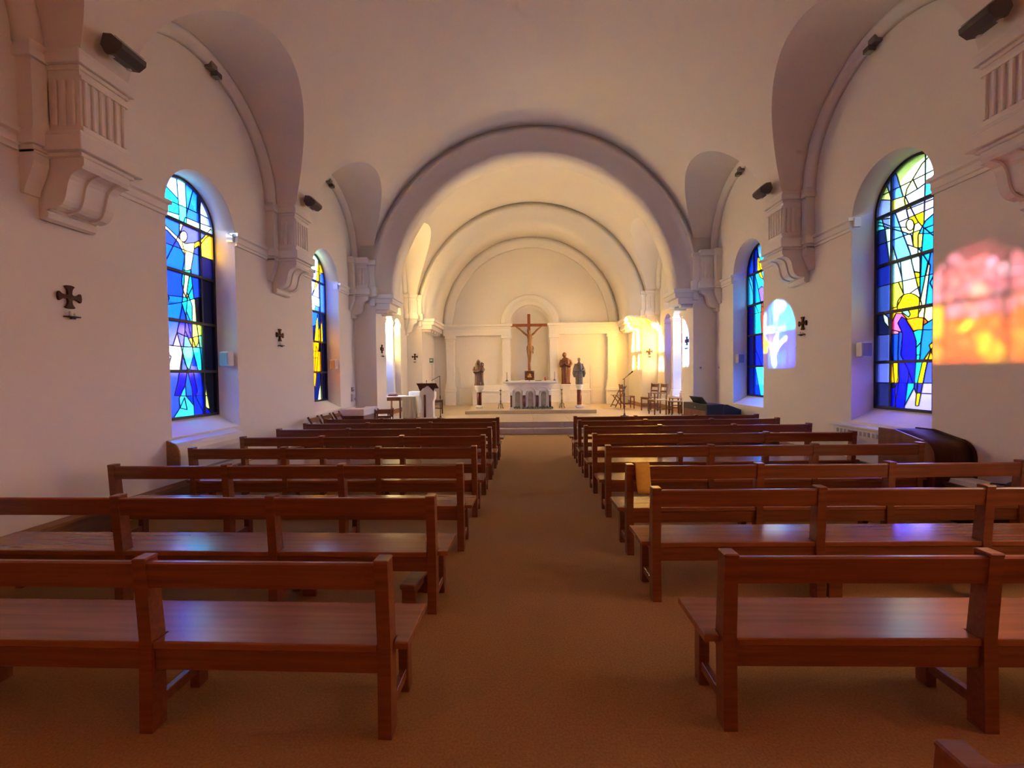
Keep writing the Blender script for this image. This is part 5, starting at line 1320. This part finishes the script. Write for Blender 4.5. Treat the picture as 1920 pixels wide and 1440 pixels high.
slat_chair('chair', (4.12, 14.75, ZF), math.radians(-70), 'wooden chair standing behind the armchair', h=.92, straw=False)
slat_chair('chair', (-3.12, 14.3, ZF), math.radians(60), 'dark wooden chair behind the lectern', h=.85, straw=False, m='dark_wood')
def stool(loc, rz, w_, h, label):
    t = tag(empty('stool', loc, rz), label, 'stool', 'small wooden stools')
    MB().box(-w_, w_, -w_ * .8, w_ * .8, h - .03, h, .005).build('seat', 'chair_wood', t)
    for x in (-1, 1):
        for y in (-1, 1): MB().box(x * w_ * .85 - .015, x * w_ * .85 + .015, y * w_ * .65 - .015, y * w_ * .65 + .015, 0, h - .03).build('leg', 'chair_wood', t)
        MB().box(x * w_ * .85 - .01, x * w_ * .85 + .01, -w_ * .6, w_ * .6, h * .4, h * .4 + .03).build('stretcher', 'chair_wood', t)
    MB().box(-w_ * .8, w_ * .8, -w_ * .65 - .01, -w_ * .65 + .01, h * .5, h * .5 + .03).build('front_rail', 'chair_wood', t)
stool((4.48, 13.25, ZF), .05, .19, .42, 'lower wooden stool at the front of the right pair')
stool((4.60, 13.62, ZF), .1, .16, .50, 'taller wooden stool at the back of the right pair')
# folded chairs along the left wall
folding_chair((-4.10, 8.55, 0), PI / 2, 'folding wooden chair against the left wall, first from the camera', group='folding chairs along the left wall')
folding_chair((-4.10, 9.10, 0), PI / 2, 'folding wooden chair against the left wall, second from the camera', group='folding chairs along the left wall')
folding_chair((-4.10, 9.62, 0), PI / 2 + .1, 'folding wooden chair against the left wall beside the white table', group='folding chairs along the left wall')
folding_chair((-3.58, 10.62, 0), math.radians(6), 'folded slatted chair leaning on the white table by the left pier', tilt=math.radians(-10), opened=False, group='folding chairs along the left wall')
folding_chair((-3.56, 10.38, 0), math.radians(10), 'second folded chair leaning in front of the left pier', tilt=math.radians(-12), opened=False, group='folding chairs along the left wall')
# electric organ
t = tag(empty('organ', (4.30, 10.15, 0)), 'black and brown electric organ against the right wall by the pier', 'organ')
t.rotation_euler = (0, 0, math.radians(8))
MB().box(-.42, -.02, -.45, .60, .56, .87, .008).build('keyboard_case', 'black_plastic', t)
MB().box(-.425, -.412, -.40, .55, .06, .72, .004).build('back_panel', 'red_wood', t)
MB().prism([(-.02, 0), (.38, 0), (.38, .74), (.06, .86), (-.02, .86)], lambda u, v, q: (u, q, v), -.45, -.41).build('side_panel', 'black_plastic', t)
MB().prism([(-.02, 0), (.38, 0), (.38, .74), (.06, .86), (-.02, .86)], lambda u, v, q: (u, q, v), .56, .60).build('side_panel', 'black_plastic', t)
MB().prism([(-.02, .56), (.36, .56), (.36, .72), (.06, .85), (-.02, .85)], lambda u, v, q: (u, q, v), -.41, .56).build('lid', 'black_plastic', t)
MB().box(-.40, -.02, -.45, -.41, 0, .56).build('leg_panel', 'black_plastic', t); MB().box(-.40, -.02, .56, .60, 0, .56).build('leg_panel', 'black_plastic', t)
m_ = MB(); m_.add([(-.28, -.20, .87), (-.28, .38, .87), (-.38, .40, 1.02), (-.38, -.16, 1.02), (-.262, -.20, .87), (-.262, .38, .87), (-.362, .40, 1.02), (-.362, -.16, 1.02)], [(0, 1, 2, 3), (7, 6, 5, 4), (0, 4, 5, 1), (1, 5, 6, 2), (2, 6, 7, 3), (3, 7, 4, 0)]); m_.build('music_rest', 'black_plastic', t)
o = MB().lathe([(.02, 0), (.016, .008)], (0, 0, 0), 12).build('knob', 'white_plastic', t); o.matrix_local = Matrix.Translation((-.42, .05, .78)) @ Matrix.Rotation(-PI / 2, 4, 'Y')
